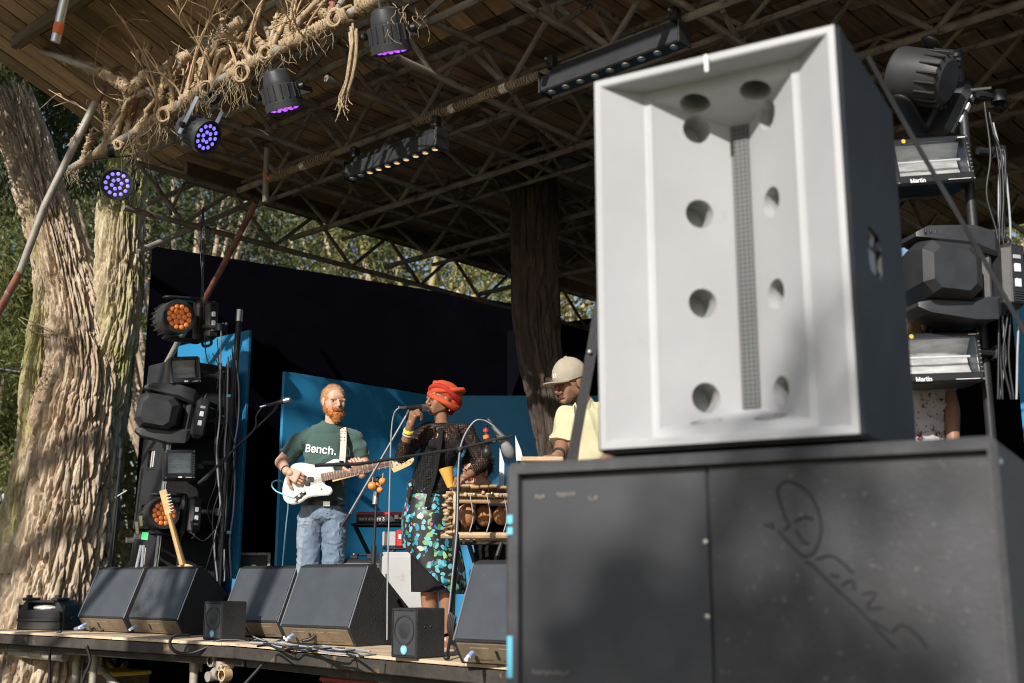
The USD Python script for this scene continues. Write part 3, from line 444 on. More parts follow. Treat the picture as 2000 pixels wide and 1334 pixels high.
# ------------------------------------------------------------------ trees
def trunk(path, radii, amp=.035, n=130, step=.022, seed=0, fa=5., fl=1.3, k=0, lobe=.2):
    p = spline(path, 14); r = np.interp(np.linspace(0, 1, len(p)), np.linspace(0, 1, len(radii)), radii)
    d = np.r_[0, np.cumsum(np.linalg.norm(np.diff(p, axis=0), axis=1))]; s = np.arange(0, d[-1], step)
    p = np.array([np.interp(s, d, p[:, j]) for j in range(3)]).T; r = np.interp(s, d, r); m = tube(p, r, n); K = len(p)
    th = np.tile(np.arange(n) * 2 * math.pi / n, K); sl = np.repeat(s, n); rr = np.repeat(r, n); c = np.repeat(p, n, axis=0)
    rm = np.mean(radii); q = np.c_[np.cos(th) * rm * fa * 2.2, np.sin(th) * rm * fa * 2.2, sl * fl]
    warp = np.c_[meshkit.noise(q * .6, seed + 9), meshkit.noise(q * .6 + 7, seed + 8), meshkit.noise(q * .6 + 3, seed + 7)] - .5
    ridge = 1 - np.abs(2 * meshkit.fbm(q + warp * 1.6, 3, seed) - 1); rid2 = 1 - np.abs(2 * meshkit.fbm(q * A_(2.3, 2.3, 1.9) + warp * 2.2 + 5, 2, seed + 21) - 1); fine = meshkit.fbm(q * A_(3, 3, 4) + warp * 4, 3, seed + 3); big = meshkit.fbm(np.c_[np.cos(th) * 1.6, np.sin(th) * 1.6, sl * .9], 2, seed + 5) - .5
    def plates(wid, ln_, sd):
        gg = np.random.RandomState(sd); C_ = 2 * math.pi * rm; nx, ny = max(int(C_ / wid), 5), max(int(s[-1] / ln_), 3); pts = np.stack(np.meshgrid(np.arange(nx) / nx * C_, np.arange(ny + 1) * ln_, indexing='ij'), -1).reshape(-1, 2); pts[:, 1] += (np.arange(len(pts)) // (ny + 1) % 2) * ln_ * .5; pts += (gg.rand(len(pts), 2) - .5) * A_(wid, ln_) * .95
        hgt = gg.rand(len(pts)); sc_ = A_(1 / wid, 1 / ln_); al = np.vstack([pts, pts + A_(C_, 0), pts - A_(C_, 0)]) * sc_; hh = np.r_[hgt, hgt, hgt]
        X = np.c_[(th * rm) + (warp[:, 0] * .9 + (fine - .5) * .7) * wid, sl + (warp[:, 1] * .9 + (fine - .5) * .7) * ln_] * sc_; dd, ii = cKDTree(al).query(X, k=2); return dd[:, 1] - dd[:, 0], hh[ii[:, 0]]
    e1, h1 = plates(.070, .62, seed + 31); e2, h2 = plates(.034, .26, seed + 32)
    disp = amp * (-1.25 * np.clip(1 - e1 / .27, 0, 1) ** .9 - .65 * np.clip(1 - e2 / .3, 0, 1) + .65 * h1 + .45 * h2 + .5 * (fine - .5)) + big * rr * lobe
    disp_old = -amp * np.clip((ridge - .62) / .38, 0, 1) ** 1.1 * 2.0 - amp * .85 * np.clip((rid2 - .66) / .34, 0, 1) + amp * .9 * (fine - .5) + big * rr * lobe
    vec = m.vertices[:K * n] - c; ln = np.linalg.norm(vec, axis=1)[:, None]; m.vertices[:K * n] = m.vertices[:K * n] + vec / ln * disp[:, None]
    return m
def leaves(C, R, n, L, W, seed, droop=0.):
    g = np.random.RandomState(seed); C = np.array(C, float); R = np.array(R, float); w = R ** 2 / (R ** 2).sum(); i = g.choice(len(C), n, p=w)
    d = g.randn(n, 3); d /= np.linalg.norm(d, axis=1)[:, None]; p = C[i] + d * (R[i] * g.rand(n) ** .45)[:, None]
    a = g.randn(n, 3) + A_(0, 0, -droop * 2); a /= np.linalg.norm(a, axis=1)[:, None]; b = np.cross(a, g.randn(n, 3)); b /= np.linalg.norm(b, axis=1)[:, None]
    l = L * (.6 + .8 * g.rand(n))[:, None]; w2 = W * (.6 + .8 * g.rand(n))[:, None]; nn = np.cross(a, b)
    V = np.stack([p - a * l * .5, p + b * w2 * .5 + nn * w2 * .15, p + a * l * .5, p - b * w2 * .5 + nn * w2 * .15], 1).reshape(-1, 3); k = np.arange(n)[:, None] * 4
    return trimesh.Trimesh(V, np.vstack([k + A_(0, 1, 2).astype(int), k + A_(0, 2, 3).astype(int)]), process=False)
D1 = 10.2; W1 = lambda x, y, d=0: P(x, y, D1 + d); px1 = D1 / F
wl = thing('willow_tree', 'huge forked willow trunk with deeply furrowed sunlit bark at the left of the stage', 'tree', A_(*P(90, 1240, D1)[:2], 0))
put(wl, 'trunk', trunk([A_(*P(62, 1240, D1)[:2], -.1)] + [W1(x, y) for x, y in ((78, 1330), (92, 1230), (108, 1120), (124, 1000), (138, 890), (150, 800), (160, 730), (148, 640), (128, 550), (104, 460), (72, 350), (30, 220), (-20, 90), (-60, -60))], np.array([150, 138, 112, 102, 96, 92, 86, 74, 60, 52, 48, 45, 43, 41, 38]) * px1, .042, 380, .011, 1, 8.0, 1.35, lobe=.13), barkm, world=True, smooth=True)
put(wl, 'limb', trunk([W1(x, y, .05) for x, y in ((170, 860), (194, 770), (210, 700), (226, 620), (233, 540), (234, 460), (240, 390), (255, 320), (275, 230), (300, 130), (330, 0))], np.array([62, 56, 50, 46, 43, 42, 42, 38, 33, 30, 28]) * px1, .032, 260, .012, 2, 12, 1.5, lobe=.12), barkmoss, world=True, smooth=True)
put(wl, 'limb', trunk([W1(x, y, -.12) for x, y in ((60, 1120), (64, 1000), (76, 900), (80, 820), (76, 740), (84, 660), (90, 590), (88, 510), (74, 430), (50, 340))], np.array([62, 52, 46, 40, 32, 28, 22, 19, 17, 14]) * px1, .030, 200, .013, 3, 13, 1.5, lobe=.14), barkmoss, label='mossy side stem on the left of the main trunk', world=True, smooth=True)
g = np.random.RandomState(3)
put(wl, 'crown', leaves([W1(x, y, g.randn() * .5) for x, y in ((10, 120), (40, 60), (-30, 300), (60, -40), (-60, 180), (150, -90), (300, -160), (-10, 420), (10, 560), (-40, 560), (20, 690), (-20, 700), (20, 620))], [.35, .35, .5, .6, .6, .8, .8, .25, .24, .4, .22, .35, .22], 4200, .11, .017, 3, .7), leafA, world=True, smooth=False)
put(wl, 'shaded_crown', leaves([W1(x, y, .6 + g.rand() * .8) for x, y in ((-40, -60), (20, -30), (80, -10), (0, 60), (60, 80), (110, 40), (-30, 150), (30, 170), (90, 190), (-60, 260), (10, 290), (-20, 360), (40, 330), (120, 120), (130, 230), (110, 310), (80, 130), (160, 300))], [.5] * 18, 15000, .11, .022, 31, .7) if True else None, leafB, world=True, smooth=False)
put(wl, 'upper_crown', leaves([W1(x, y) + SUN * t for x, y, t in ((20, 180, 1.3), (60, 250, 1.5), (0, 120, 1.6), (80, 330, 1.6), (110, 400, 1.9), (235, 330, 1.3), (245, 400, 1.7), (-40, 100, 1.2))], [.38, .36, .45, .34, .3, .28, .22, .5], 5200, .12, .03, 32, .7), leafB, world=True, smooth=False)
for q in (((0, 100), (12, 90), (38, 70), (52, 50), (50, 35)), ((10, 130), (30, 115), (32, 85)), ((40, 620), (90, 640), (130, 660)), ((36, 622), (70, 650), (112, 652))): put(wl, 'twig', tube(spline([W1(*p, -.3) for p in q], 5), .006, 5), barkmoss, world=True, smooth=True)
it = thing('inner_tree', 'dark leaning tree trunk growing up through the middle of the stage', 'tree', A_(*P(1105, 1240, 9)[:2], Zs))
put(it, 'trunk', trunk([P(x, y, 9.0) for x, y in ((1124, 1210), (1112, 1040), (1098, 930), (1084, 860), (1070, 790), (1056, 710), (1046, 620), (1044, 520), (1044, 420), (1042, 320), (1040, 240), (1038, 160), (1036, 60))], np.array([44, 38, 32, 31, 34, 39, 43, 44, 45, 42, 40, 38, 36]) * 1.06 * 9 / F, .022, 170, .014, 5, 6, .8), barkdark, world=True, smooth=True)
def tree(label, base, H, trunkr, crowns, n, L, W, lm, seed, bm=barkm, name='background_tree', lean=(0, 0), droop=.3, group='trees behind the stage', detail=40):
    crowns = [tuple(c[:3]) + (c[3] * (.78 if group == 'trees behind the stage' else 1),) for c in crowns]; t = thing(name, label, 'tree', A_(*base, 0), group); b = A_(*base, 0); tp = b + A_(lean[0], lean[1], H)
    put(t, 'trunk', trunk([b - A_(0, 0, .1), b + (tp - b) * .35 + A_(.1, 0, 0), b + (tp - b) * .7 - A_(.12, .05, 0), tp], np.array([1.25, .95, .8, .35]) * trunkr, .03, detail, .06, seed), bm, world=True, smooth=True)
    lb = [tube(spline([b + (tp - b) * f, (b + (tp - b) * f) * .5 + A_(*c[:3]) * .5 + A_(0, 0, -.1), A_(*c[:3])], 6), np.linspace(trunkr * .4, trunkr * .12, 13), 7) for f, c in zip(np.linspace(.35, .9, len(crowns)), crowns)]
    put(t, 'limb', cat_(lb), bm, world=True, smooth=True)
    put(t, 'crown', leaves([c[:3] for c in crowns], [c[3] for c in crowns], n, L, W, seed, droop), lm, world=True, smooth=False); return t
def cl(pts, d, r, jit, seed):
    g = np.random.RandomState(seed); return [tuple(P(x, y, d + g.randn() * jit)) + (r * (.7 + .6 * g.rand()),) for x, y in pts]
tree('bushy sunlit willow left of the big trunk', P(-60, 1300, 16)[:2], 4, .14, cl([(x, y) for x in (-90, -40, 10, 50, 90) for y in range(420, 1000, 75)], 16, .75, 1.2, 1), 15000, .15, .035, leafA, 11)
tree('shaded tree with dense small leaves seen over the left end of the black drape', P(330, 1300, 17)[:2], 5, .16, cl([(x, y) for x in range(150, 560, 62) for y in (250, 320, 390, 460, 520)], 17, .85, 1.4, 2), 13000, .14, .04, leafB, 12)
tree('tree with yellowing leaves and a sunlit trunk seen above the black drape', P(790, 1300, 19)[:2], 6.5, .30, cl([(x, y) for x in range(560, 800, 70) for y in (380, 450, 520, 580)] + [(x, y) for x in range(860, 1010, 60) for y in (460, 530, 590)], 20.5, .8, 1.2, 3), 9000, .15, .05, leafC, 13, detail=60, bm=barkmoss)
tree('thin tree with bright sky between its leaves right of the inner trunk', P(1120, 1300, 21)[:2], 7, .18, cl([(x, y) for x in range(1000, 1190, 50) for y in (530, 585, 640)], 21, .6, 1.0, 4), 2600, .16, .06, leafC, 14)
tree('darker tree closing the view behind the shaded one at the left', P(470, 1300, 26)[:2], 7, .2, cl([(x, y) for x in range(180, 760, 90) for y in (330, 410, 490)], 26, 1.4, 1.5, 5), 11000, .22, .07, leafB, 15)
tree('leafy tree behind the right edge of the stage', P(1990, 1300, 15)[:2], 6, .18, cl([(x, y) for x in (1950, 2000, 2060) for y in (440, 500, 560)], 15, .6, .7, 6), 2600, .16, .05, leafC, 16)
tree('far hedge-like willow low at the left behind the olive cabin', P(60, 1300, 24)[:2], 4, .16, cl([(x, y) for x in (-120, -40, 40, 120, 200) for y in (560, 680, 800, 900, 1000)], 24, 1.3, 1.2, 7), 9000, .2, .06, leafA, 17)
# park trees in front of the stage, out of the picture, whose crowns dapple the light
def shade(cx, t, r, n, seed, lab, sp_=1.0, L=.16, W=.085):
    g = np.random.RandomState(seed); c = cx + SUN * t; cr = [tuple(c + g.randn(3) * A_(1.5, 1.5, 1.1) * sp_) + (r * (.5 + .8 * g.rand()),) for i in range(13)]
    tree(lab, (c[0] - .5, c[1] - .5), c[2] - .5, .22, cr, n, L, W, leafA, seed, name='park_tree', group='park trees in front of the stage')
shade(A_(*P(1400, 1420, 2.95)), 18, .40, 560, 51, 'park tree in front of the stage shading the subwoofer', .27, L=.2, W=.11)
shade(S(-7.6, 6.35, 2.0), 11.5, .36, 330, 52, 'park tree in front of the stage left of the camera', .34)
shade(W1(150, 700), 9.5, .3, 130, 53, 'park tree nearest the willow, in front of the stage', .9)
tree('low dense hedge of pale leaves seen in the gap right of the willow trunk', P(262, 1200, 19)[:2], 2.6, .1, cl([(x, y) for x in (120, 190, 240, 290, 350) for y in (640, 730, 820, 910, 1000, 1090)], 19, .75, .8, 8), 9000, .16, .05, leafA, 18)
cab = thing('olive_cabin', 'olive green site cabin with a blue pipe beside the willow at the far left', 'cabin', A_(*P(0, 1300, 14)[:2], 0))
pc = P(-60, 1000, 14); put(cab, 'wall', rbox((pc[0] - 1.0, pc[1] + 1.2, 1.3), (3.3, 2.2, 2.55), .02), greenvan, world=True); put(cab, 'roof', rbox((pc[0] - 1.0, pc[1] + 1.2, 2.63), (3.5, 2.4, .1), .02), whitepanel, world=True)
put(cab, 'blue_pipe', rod(P(-60, 1009, 13.8), P(40, 1011, 13.8), .05, 10), blue, world=True); put(cab, 'notice', rbox(P(2, 1050, 14) + A_(0, .08, 0), (.1, .02, .3), .004), yl, world=True)
tubes('black_pipe', 'short black pipe end poking in from the left edge against the foliage', 'pipe', [P(-40, 716, 10.6), P(52, 729, 10.6)], .026, black)
#==OBJECTS==
# ------------------------------------------------------------------ foreground loudspeakers
wv, nv = A_(.865, -.501, 0), A_(-.501, -.865, 0); wv, nv = unit(wv), unit(nv)
HC = P(985, 905, 3.3) + wv * .668; HC[2] = 2.555
M_H = frame(HC, x=wv, y=-nv)                                   # x right, y into the box, z up
hb = thing('horn_loudspeaker', 'tall loudspeaker with pale grey horn and round ports on the scrawled subwoofer', 'loudspeaker', M_H)
W2, H2 = .36, .555
def ringbox(x, z, y): return [(-x, y, -z), (x, y, -z), (x, y, z), (-x, y, z)]
secs = [(W2 - .018, H2 - .018, -.002), (W2 - .026, H2 - .026, .004), (.237, .520, .085), (.230, .513, .088), (.212, .495, .088), (.205, .488, .096), (.026, .430, .262)]
cav = add([m3.Manifold.hull_points(np.array(ringbox(*a) + ringbox(*b), float)) for a, b in zip(secs[:-1], secs[1:])])
solid = man(box((0, .16, 0), (2 * W2 - .006, .319, 2 * H2 - .006))) - cav
hol = []
for s in (-1, 1):
    a, b = A_(s * .205, .096, 0), A_(s * .026, .262, 0); mid = a * .46 + b * .54; nrm = unit(A_(-s * (.262 - .096), -(.205 - .026), 0))
    for z in (.415, .150, -.122, -.400): hol.append((mid + A_(0, 0, z), nrm, .047))
for s in (-1, 1):
    for x in (-.092, .092): hol.append((A_(x, .136, s * .475), unit(A_(0, -.35, -s * 1.0)), .048))
for c, nr, r in hol: solid = solid - man(lathe([(0, -.085), (r * .9, -.085), (r * .93, 0), (r * 1.06, .012), (r * 1.25, .05), (0, .05)], 40, frame(c, z=nr, x=(.1, .2, 1) if abs(nr[2]) < .9 else (1, 0, 0))))
put(hb, 'horn', solid, horng, smooth=28)
for c, nr, r in hol: put(hb, 'port_liner', lathe([(0, -.086), (r * .885, -.086), (r * .885, -.03), (r * .86, -.03), (r * .86, -.08), (0, -.08)], 32, frame(c, z=nr, x=(.1, .2, 1) if abs(nr[2]) < .9 else (1, 0, 0))), hornhole)
put(hb, 'perforated_strip', box((0, .258, 0), (.052, .006, .858)), perf)
cs = man(rbox((0, .345, 0), (2 * W2 + .016, .68, 2 * H2 + .016), .012)) - man(box((0, .15, 0), (2 * W2, .345, 2 * H2))) - man(rbox((W2 + .02, .27, -.02), (.09, .16, .13), .02))
put(hb, 'cabinet', cs, cabinet)
put(hb, 'handle', tube(spline([(W2 + .004, .21, .02), (W2 - .01, .235, .0), (W2 - .01, .305, .0), (W2 + .004, .33, .02)], 5), .011, 8), black, smooth=True)
put(hb, 'rigging_pin', rod((.0, -.012, H2 - .06), (.0, -.012, H2 - .01), .006, 8), whitemark)
sb = thing('subwoofer', 'big black subwoofer with a dusty front and dark scrawled drawing, under the grey horn loudspeaker', 'loudspeaker', frame(P(985, 905, 3.3) + wv * .668 + A_(0, 0, 0), x=wv, y=-nv))
SW, ST = .668, 0.0; SH_ = 1.02
body = man(rbox((0, .40, -SH_ / 2), (2 * SW, .80, SH_), .014)) - man(box((.012, .0, -SH_ / 2), (2 * SW - .066, .074, SH_ - .066)))
put(sb, 'cabinet', body, subframe)
put(sb, 'grille', rbox((-.352, .033, -SH_ / 2), (.586, .008, SH_ - .075), .003), grillem); put(sb, 'baffle', rbox((.304, .031, -SH_ / 2), (.712, .012, SH_ - .075), .003), subbaf)
def onsub(x, y): p = np.linalg.inv(frame(P(985, 905, 3.3) + wv * .668, x=wv, y=-nv)) @ np.r_[(lambda r: EYE + r * np.dot(P(985, 905, 3.3) - nv * .024 - EYE, nv) / np.dot(r, nv))(ray(950 + x / 1.905, 850 + y / 1.905)), 1]; return A_(p[0], .0235, p[2])
for st in (((1090, 240), (1084, 200), (1110, 173), (1150, 180), (1200, 215), (1230, 270), (1246, 340), (1236, 400), (1214, 440), (1182, 450), (1150, 425), (1118, 390), (1085, 355)), ((1090, 240), (1108, 295), (1126, 335), (1105, 352)), ((1145, 322), (1180, 305), (1218, 312)), ((1152, 350), (1172, 388), (1200, 405)), ((1035, 330), (1068, 345), (1060, 322)), ((1228, 462), (1280, 448), (1330, 478), (1362, 512)), ((1185, 470), (1215, 485), (1300, 568), (1400, 660), (1480, 748), (1522, 792)), ((1278, 518), (1312, 527)), ((1322, 557), (1362, 540), (1370, 578)), ((1398, 590), (1450, 585), (1418, 640), (1478, 640)), ((1508, 735), (1548, 704), (1600, 738), (1640, 790)), ((1440, 690), (1500, 730))):
    c = tube(spline([onsub(*q) for q in st], 6), .0042, 6); c.vertices[:, 1] = .0245 + (c.vertices[:, 1] - .0235) * .3; put(sb, 'scrawl', c, scrawl, smooth=True)
for x, y in ((115, 427), (813, 396), (820, 675), (113, 717)): put(sb, 'screw', lathe([(0, 0), (.008, 0), (.006, .004), (0, .005)], 12, frame(onsub(x, y) + A_(0, .006, 0), z=(0, -1, 0), x=(1, 0, 0))), bright)
for y0, y1, x in ((745, 900, 80), (300, 332, 82), (345, 372, 82)):
    a, b = onsub(x, y0), onsub(x, y1); put(sb, 'blue_label', rbox((-SW + .021, -.003, (a[2] + b[2]) / 2), (.018, .004, abs(a[2] - b[2])), .001), bluemark)
for x0, x1, y in ((178, 215, 229), (258, 330, 222), (375, 412, 237), (165, 305, 882), (105, 125, 888)):
    a, b = onsub(x0, y), onsub(x1, y)
    for k in range(int((x1 - x0) / 12)): t_ = (k + .5) / int((x1 - x0) / 12); put(sb, 'worn_letter', rbox((a[0] + (b[0] - a[0]) * t_, .0275, a[2] + RS.randn() * .002), (.004 + .003 * RS.rand(), .003, .009 + .004 * RS.rand()), .001), wornprint)
put(sb, 'side_screw', lathe([(0, 0), (.009, 0), (.007, .004), (0, .005)], 12, frame((SW + .001, .04, -.06), z=(1, 0, 0), x=(0, 1, 0))), bright)
lo = thing('subwoofer', 'lower black subwoofer carrying the scrawled one, below the picture edge', 'loudspeaker', frame(P(985, 905, 3.3) + wv * .668 + A_(0, .0, -SH_ - .006), x=wv, y=-nv)); lz = (P(985, 905, 3.3)[2] - SH_ - .006)
put(lo, 'cabinet', man(rbox((0, .4, -lz / 2), (2 * SW, .8, lz), .014)) - man(box((0, 0, -lz / 2), (2 * SW - .07, .06, lz - .07))), subframe); put(lo, 'grille', rbox((0, .032, -lz / 2), (2 * SW - .08, .008, lz - .08), .003), grillem)
# straps
def strap(label, pts, w, m=black):
    t = thing('ratchet_strap', label, 'strap', pts[0]); p = spline(pts, 6); T_ = np.gradient(p, axis=0); e = np.cross(T_, A_(0, 1, 0)); e /= np.linalg.norm(e, axis=1)[:, None]
    V = np.vstack([p + e * w + A_(0, .0015, 0), p - e * w + A_(0, .0015, 0), p - e * w - A_(0, .0015, 0), p + e * w - A_(0, .0015, 0)]); n = len(p); f = []
    for i in range(n - 1):
        for a, b in ((0, 1), (1, 2), (2, 3), (3, 0)): f += [(a * n + i, b * n + i, b * n + i + 1), (a * n + i, b * n + i + 1, a * n + i + 1)]
    put(t, 'webbing', trimesh.Trimesh(V, f, process=False), m, world=True); return t
st_ = strap('wide black strap slanting down at the left edge of the horn loudspeaker', [P(1172, 590, 4.0), P(1142, 760, 4.0), P(1112, 925, 4.0)], .019)
put(st_, 'rivet', lathe([(0, 0), (.008, 0), (.006, .004), (0, .005)], 12, frame(P(1152, 687, 3.99), z=(0, -1, 0), x=(1, 0, 0))), bright, world=True)
strap('dusty strap running from the back of the horn loudspeaker down to the right edge', [P(1695, 110, 3.45), P(1775, 255, 3.6), P(1900, 470, 3.75), P(2030, 700, 3.9)], .0085, plastic)
# ------------------------------------------------------------------ wedge monitors
SW_, prof = .64, [(.07, 0), (0, .11), (.15, .485), (.20, .50), (.62, .14), (.64, 0)]
def YZ(p, w):                                                   # profile in (y, z), extruded along x from 0 to w
    return prism(p, w, frame((0, 0, 0), x=(0, 1, 0), y=(0, 0, 1)))
def wedge(M, label, sticker=False):
    t = thing('wedge_monitor', label, 'stage monitor', M, 'wedge monitors along the stage edge')
    c = man(YZ(prof, SW_)).trim_by_plane((-1, 0, -.35), -SW_ * .985) if False else man(YZ(prof, SW_))
    for x in (0, SW_):
        sl = add([bone((x, .43, .265), (.03, .018, .018), (x, .535, .175), (.03, .018, .018))]); c = c - sl
    put(t, 'cabinet', c, carpet)
    d = unit(A_(0, .15, .375)); nn = unit(A_(0, -.375, .15))
    put(t, 'rear_panel', rbox((0, 0, 0), (SW_ - .03, .385, .006), .002, frame(A_(SW_ / 2, .075, .2975) + nn * .0025, x=(1, 0, 0), y=d)), wedgeface)
    d2 = unit(A_(0, -.07, .11)); n2 = unit(A_(0, -.11, -.07)); C2 = A_(SW_ / 2, .035, .055)
    put(t, 'connector_panel', rbox((0, 0, 0), (SW_ - .04, .112, .005), .002, frame(C2 + n2 * .002, x=(1, 0, 0), y=d2)), wedgeback)
    for x in (-.16, .02, .17): put(t, 'recess_plate', rbox((0, 0, 0), (.12, .07, .006), .003, frame(C2 + A_(x, 0, 0) + n2 * .005, x=(1, 0, 0), y=d2)), wedgeback)
    put(t, 'carry_slot', rbox((0, 0, 0), (.018, .05, .006), .004, frame(C2 + A_(-.06, 0, 0) + n2 * .007, x=(1, .0, .0), y=d2)), black)
    for x in (.004, SW_ - .004): put(t, 'edge_strip', rod((x, .0, .112), (x, .15, .484), .004, 6), bright)
    put(t, 'grille', rbox((0, 0, 0), (SW_ - .04, .5, .006), .002, frame((SW_ / 2, .41, .32), x=(1, 0, 0), y=unit(A_(0, .42, -.36)))), grillem)
    for x in (.02, SW_ - .02): put(t, 'corner_foot', ell((x, .075, .012), (.014, .014, .013), 2), black)
    put(t, 'speaker_plug', rod((.13, -.004, .055), (.145, -.05, .04), .013, 10), bluecon); put(t, 'plug_sleeve', rod((.145, -.05, .04), (.152, -.075, .03), .010, 10), palecon)
    return t
def WM(px, py, rot=0):                                          # rear bottom-left corner at the pixel
    q = PZ(px, py, .11); return frame(A_(q[0], q[1], Zs + .002), x=(math.cos(AZ + rot), math.sin(AZ + rot), 0), z=(0, 0, 1))
w0 = wedge(WM(152, 1205, .06), 'first wedge monitor from the left, beside the willow trunk')
for px, py, l in ((249, 1208, 'second wedge monitor from the left, with its right side showing behind the left cube loudspeaker'), (431, 1212, 'third wedge monitor from the left, right of the left cube loudspeaker'), (547, 1223, 'wedge monitor in front of the guitarist with a handle slot in its right side'), (884, 1252, 'rightmost wedge monitor, beside the big subwoofer')): copy(w0, WM(px, py, .06), l)
# ------------------------------------------------------------------ cube loudspeakers
def cube(M, label):
    t = thing('cube_loudspeaker', label, 'loudspeaker', M, 'small cube loudspeakers on the stage edge'); a, hgt = .2, .255
    put(t, 'cabinet', man(rbox((0, .105, hgt / 2), (a, .21, hgt), .006)) - man(box((0, .0, hgt / 2), (a - .024, .016, hgt - .024))), carpet)
    put(t, 'grille', rbox((0, .006, hgt / 2), (a - .028, .004, hgt - .028), .001), grillem)
    put(t, 'cone_ring', lathe([(.070, 0), (.078, 0), (.078, .004), (.070, .004), (.070, 0)], 36, frame((0, .003, hgt * .56), z=(0, -1, 0), x=(1, 0, 0))), plastic)
    put(t, 'dust_cap', lathe([(0, .006), (.02, .004), (.045, 0), (0, 0)], 28, frame((0, .003, hgt * .56), z=(0, -1, 0), x=(1, 0, 0))), plastic)
    b = put(t, 'badge', disc(.024, .002, frame((0, .003, .042), z=(0, -1, 0), x=(1, 0, 0)), 28), bluemark)
    for x, z, s in ((-.008, .046, .008), (.008, .046, .008), (0, .034, .010)): put(b, 'badge_mark', disc(s * .6, .001, frame((x, .0005, z), z=(0, -1, 0), x=(1, 0, 0)), 10), whitemark)
    put(t, 'side_bolt', lathe([(0, 0), (.006, 0), (.004, .003), (0, .003)], 8, frame((a / 2, .1, .16), z=(1, 0, 0), x=(0, 1, 0))), black); put(t, 'side_bolt', lathe([(0, 0), (.006, 0), (.004, .003), (0, .003)], 8, frame((a / 2, .06, .16), z=(1, 0, 0), x=(0, 1, 0))), black)
    return t
def CM(px, py, ang): q = PZ(px, py); x = A_(math.cos(ang), math.sin(ang), 0); return frame(A_(q[0], q[1], Zs) - x * .1, x=x, z=(0, 0, 1))
c0 = cube(CM(431, 1251, math.radians(-38)), 'small cube loudspeaker with a blue badge, nearer the left tree')
copy(c0, CM(813, 1287, math.radians(-42)) @ np.diag([1, 1, 1.0, 1]), 'small cube loudspeaker with a blue badge, in front of the singer')
# ------------------------------------------------------------------ strobe-like blinder on the stage corner
q = PZ(75, 1231); bl = thing('blinder_light', 'black metal blinder light on the stage corner before the willow', 'stage light', frame(A_(q[0], q[1] + .02, Zs), x=(math.cos(-.25), math.sin(-.25), 0), z=(0, 0, 1)))
pr = [(-.20, 0), (.20, 0), (.205, .16), (.15, .235), (-.15, .235), (-.205, .16)]; XZ = frame((0, .24, 0), x=(1, 0, 0), y=(0, 0, 1))
put(bl, 'housing', man(prism(pr, .24, XZ)) - man(box((0, .02, .19), (.26, .12, .06))), black)
put(bl, 'upper_flap', rbox((0, -.012, .125), (.39, .012, .07), .003, rotation_matrix(.25, (1, 0, 0), (0, 0, .1))), plastic); put(bl, 'front_bar', rbox((0, -.02, .082), (.40, .03, .022), .004), black); put(bl, 'lower_flap', rbox((0, -.008, .038), (.39, .014, .066), .003), plastic)
put(bl, 'crumpled_lamp', wrinkle(ell((0, .05, .175), (.11, .05, .022), 3), .008, 40), reflector, smooth=True)
for x in (-.135, .135):
    put(bl, 'top_bracket', rbox((x, .05, .245), (.06, .16, .025), .006), black); put(bl, 'knob', disc(.025, .02, frame((x, .02, .258), z=(0, 0, 1), x=(1, 0, 0)), 14), black)
for x in (-.212, .212): put(bl, 'side_plate', rbox((x, .1, .1), (.01, .2, .2), .003), black); put(bl, 'side_knob', lathe([(0, 0), (.025, 0), (.022, .025), (0, .03)], 12, frame((x, .1, .09), z=(np.sign(x), 0, 0), x=(0, 1, 0))), black)
put(bl, 'rusty_strip', rbox((0, .12, .2445), (.18, .02, .006), .002), redsteel)
# ------------------------------------------------------------------ par lights
def par(M, label, led, tail=True):
    t = thing('par_light', label, 'stage light', M, 'LED par lights on the front truss')    # z = beam direction, origin = lens centre
    ba_ = put(t, 'barrel', lathe([(0, -.23), (.05, -.23), (.075, -.215), (.088, -.16), (.088, -.135), (.104, -.128), (.108, -.03), (.112, -.028), (.112, .012), (.100, .012), (.100, -.006), (0, -.006)], 32), plastic, smooth=30)
    for i in range(16):
        a = i * math.pi / 8; put(ba_, 'fin', rbox((.106, 0, -.085), (.016, .010, .09), .003, rotation_matrix(a, (0, 0, 1))), plastic)
    k = 0; pts = [(0.033 * math.cos(a), .033 * math.sin(a)) for a in np.arange(6) * math.pi / 3] + [(.074 * math.cos(a), .074 * math.sin(a)) for a in np.arange(12) * math.pi / 6 + .2]
    lp_ = put(t, 'lens_plate', disc(.099, .006, frame((0, 0, -.008), z=(0, 0, 1), x=(1, 0, 0)), 28), black)
    for x, y in pts: put(lp_, 'lens', ell((x, y, .0), (.0135, .0135, .007), 1), led, smooth=True)
    for s in (-1, 1):
        put(t, 'yoke_arm', rbox((s * .125, .07, -.10), (.008, .26, .034), .003), bright if tail else black); put(t, 'yoke_knob', lathe([(0, 0), (.022, 0), (.018, .024), (0, .026)], 12, frame((s * .128, 0, -.1), z=(s, 0, 0), x=(0, 1, 0))), black)
    put(t, 'yoke_bar', rbox((0, .2, -.10), (.258, .008, .034), .003), bright if tail else black); put(t, 'hook_clamp', lathe([(.03, -.02), (.045, -.02), (.045, .02), (.03, .02), (.03, -.02)], 16, frame((0, .25, -.1), z=(1, 0, 0), x=(0, 1, 0))), black)
    put(t, 'rear_plug', rod((.02, 0, -.23), (.03, .03, -.27), .012, 8), redpaint if False else black); return t
def PM(px, py, V, z, y): return frame(PV(px, py, V), y=unit(np.cross(np.cross(z, y), z)), z=unit(z))
p0 = par(PM(228, 360, 3.72, A_(.28, -.93, -.22), A_(-.25, .05, 1)), 'par light with a full disc of violet lenses, lowest on the front truss', purple, False)
par(PM(404, 268, 3.74, A_(.80, -.35, -.50), A_(-.25, .1, 1)), 'par light seen from the side with pale yoke arms and violet lenses facing right', purple)
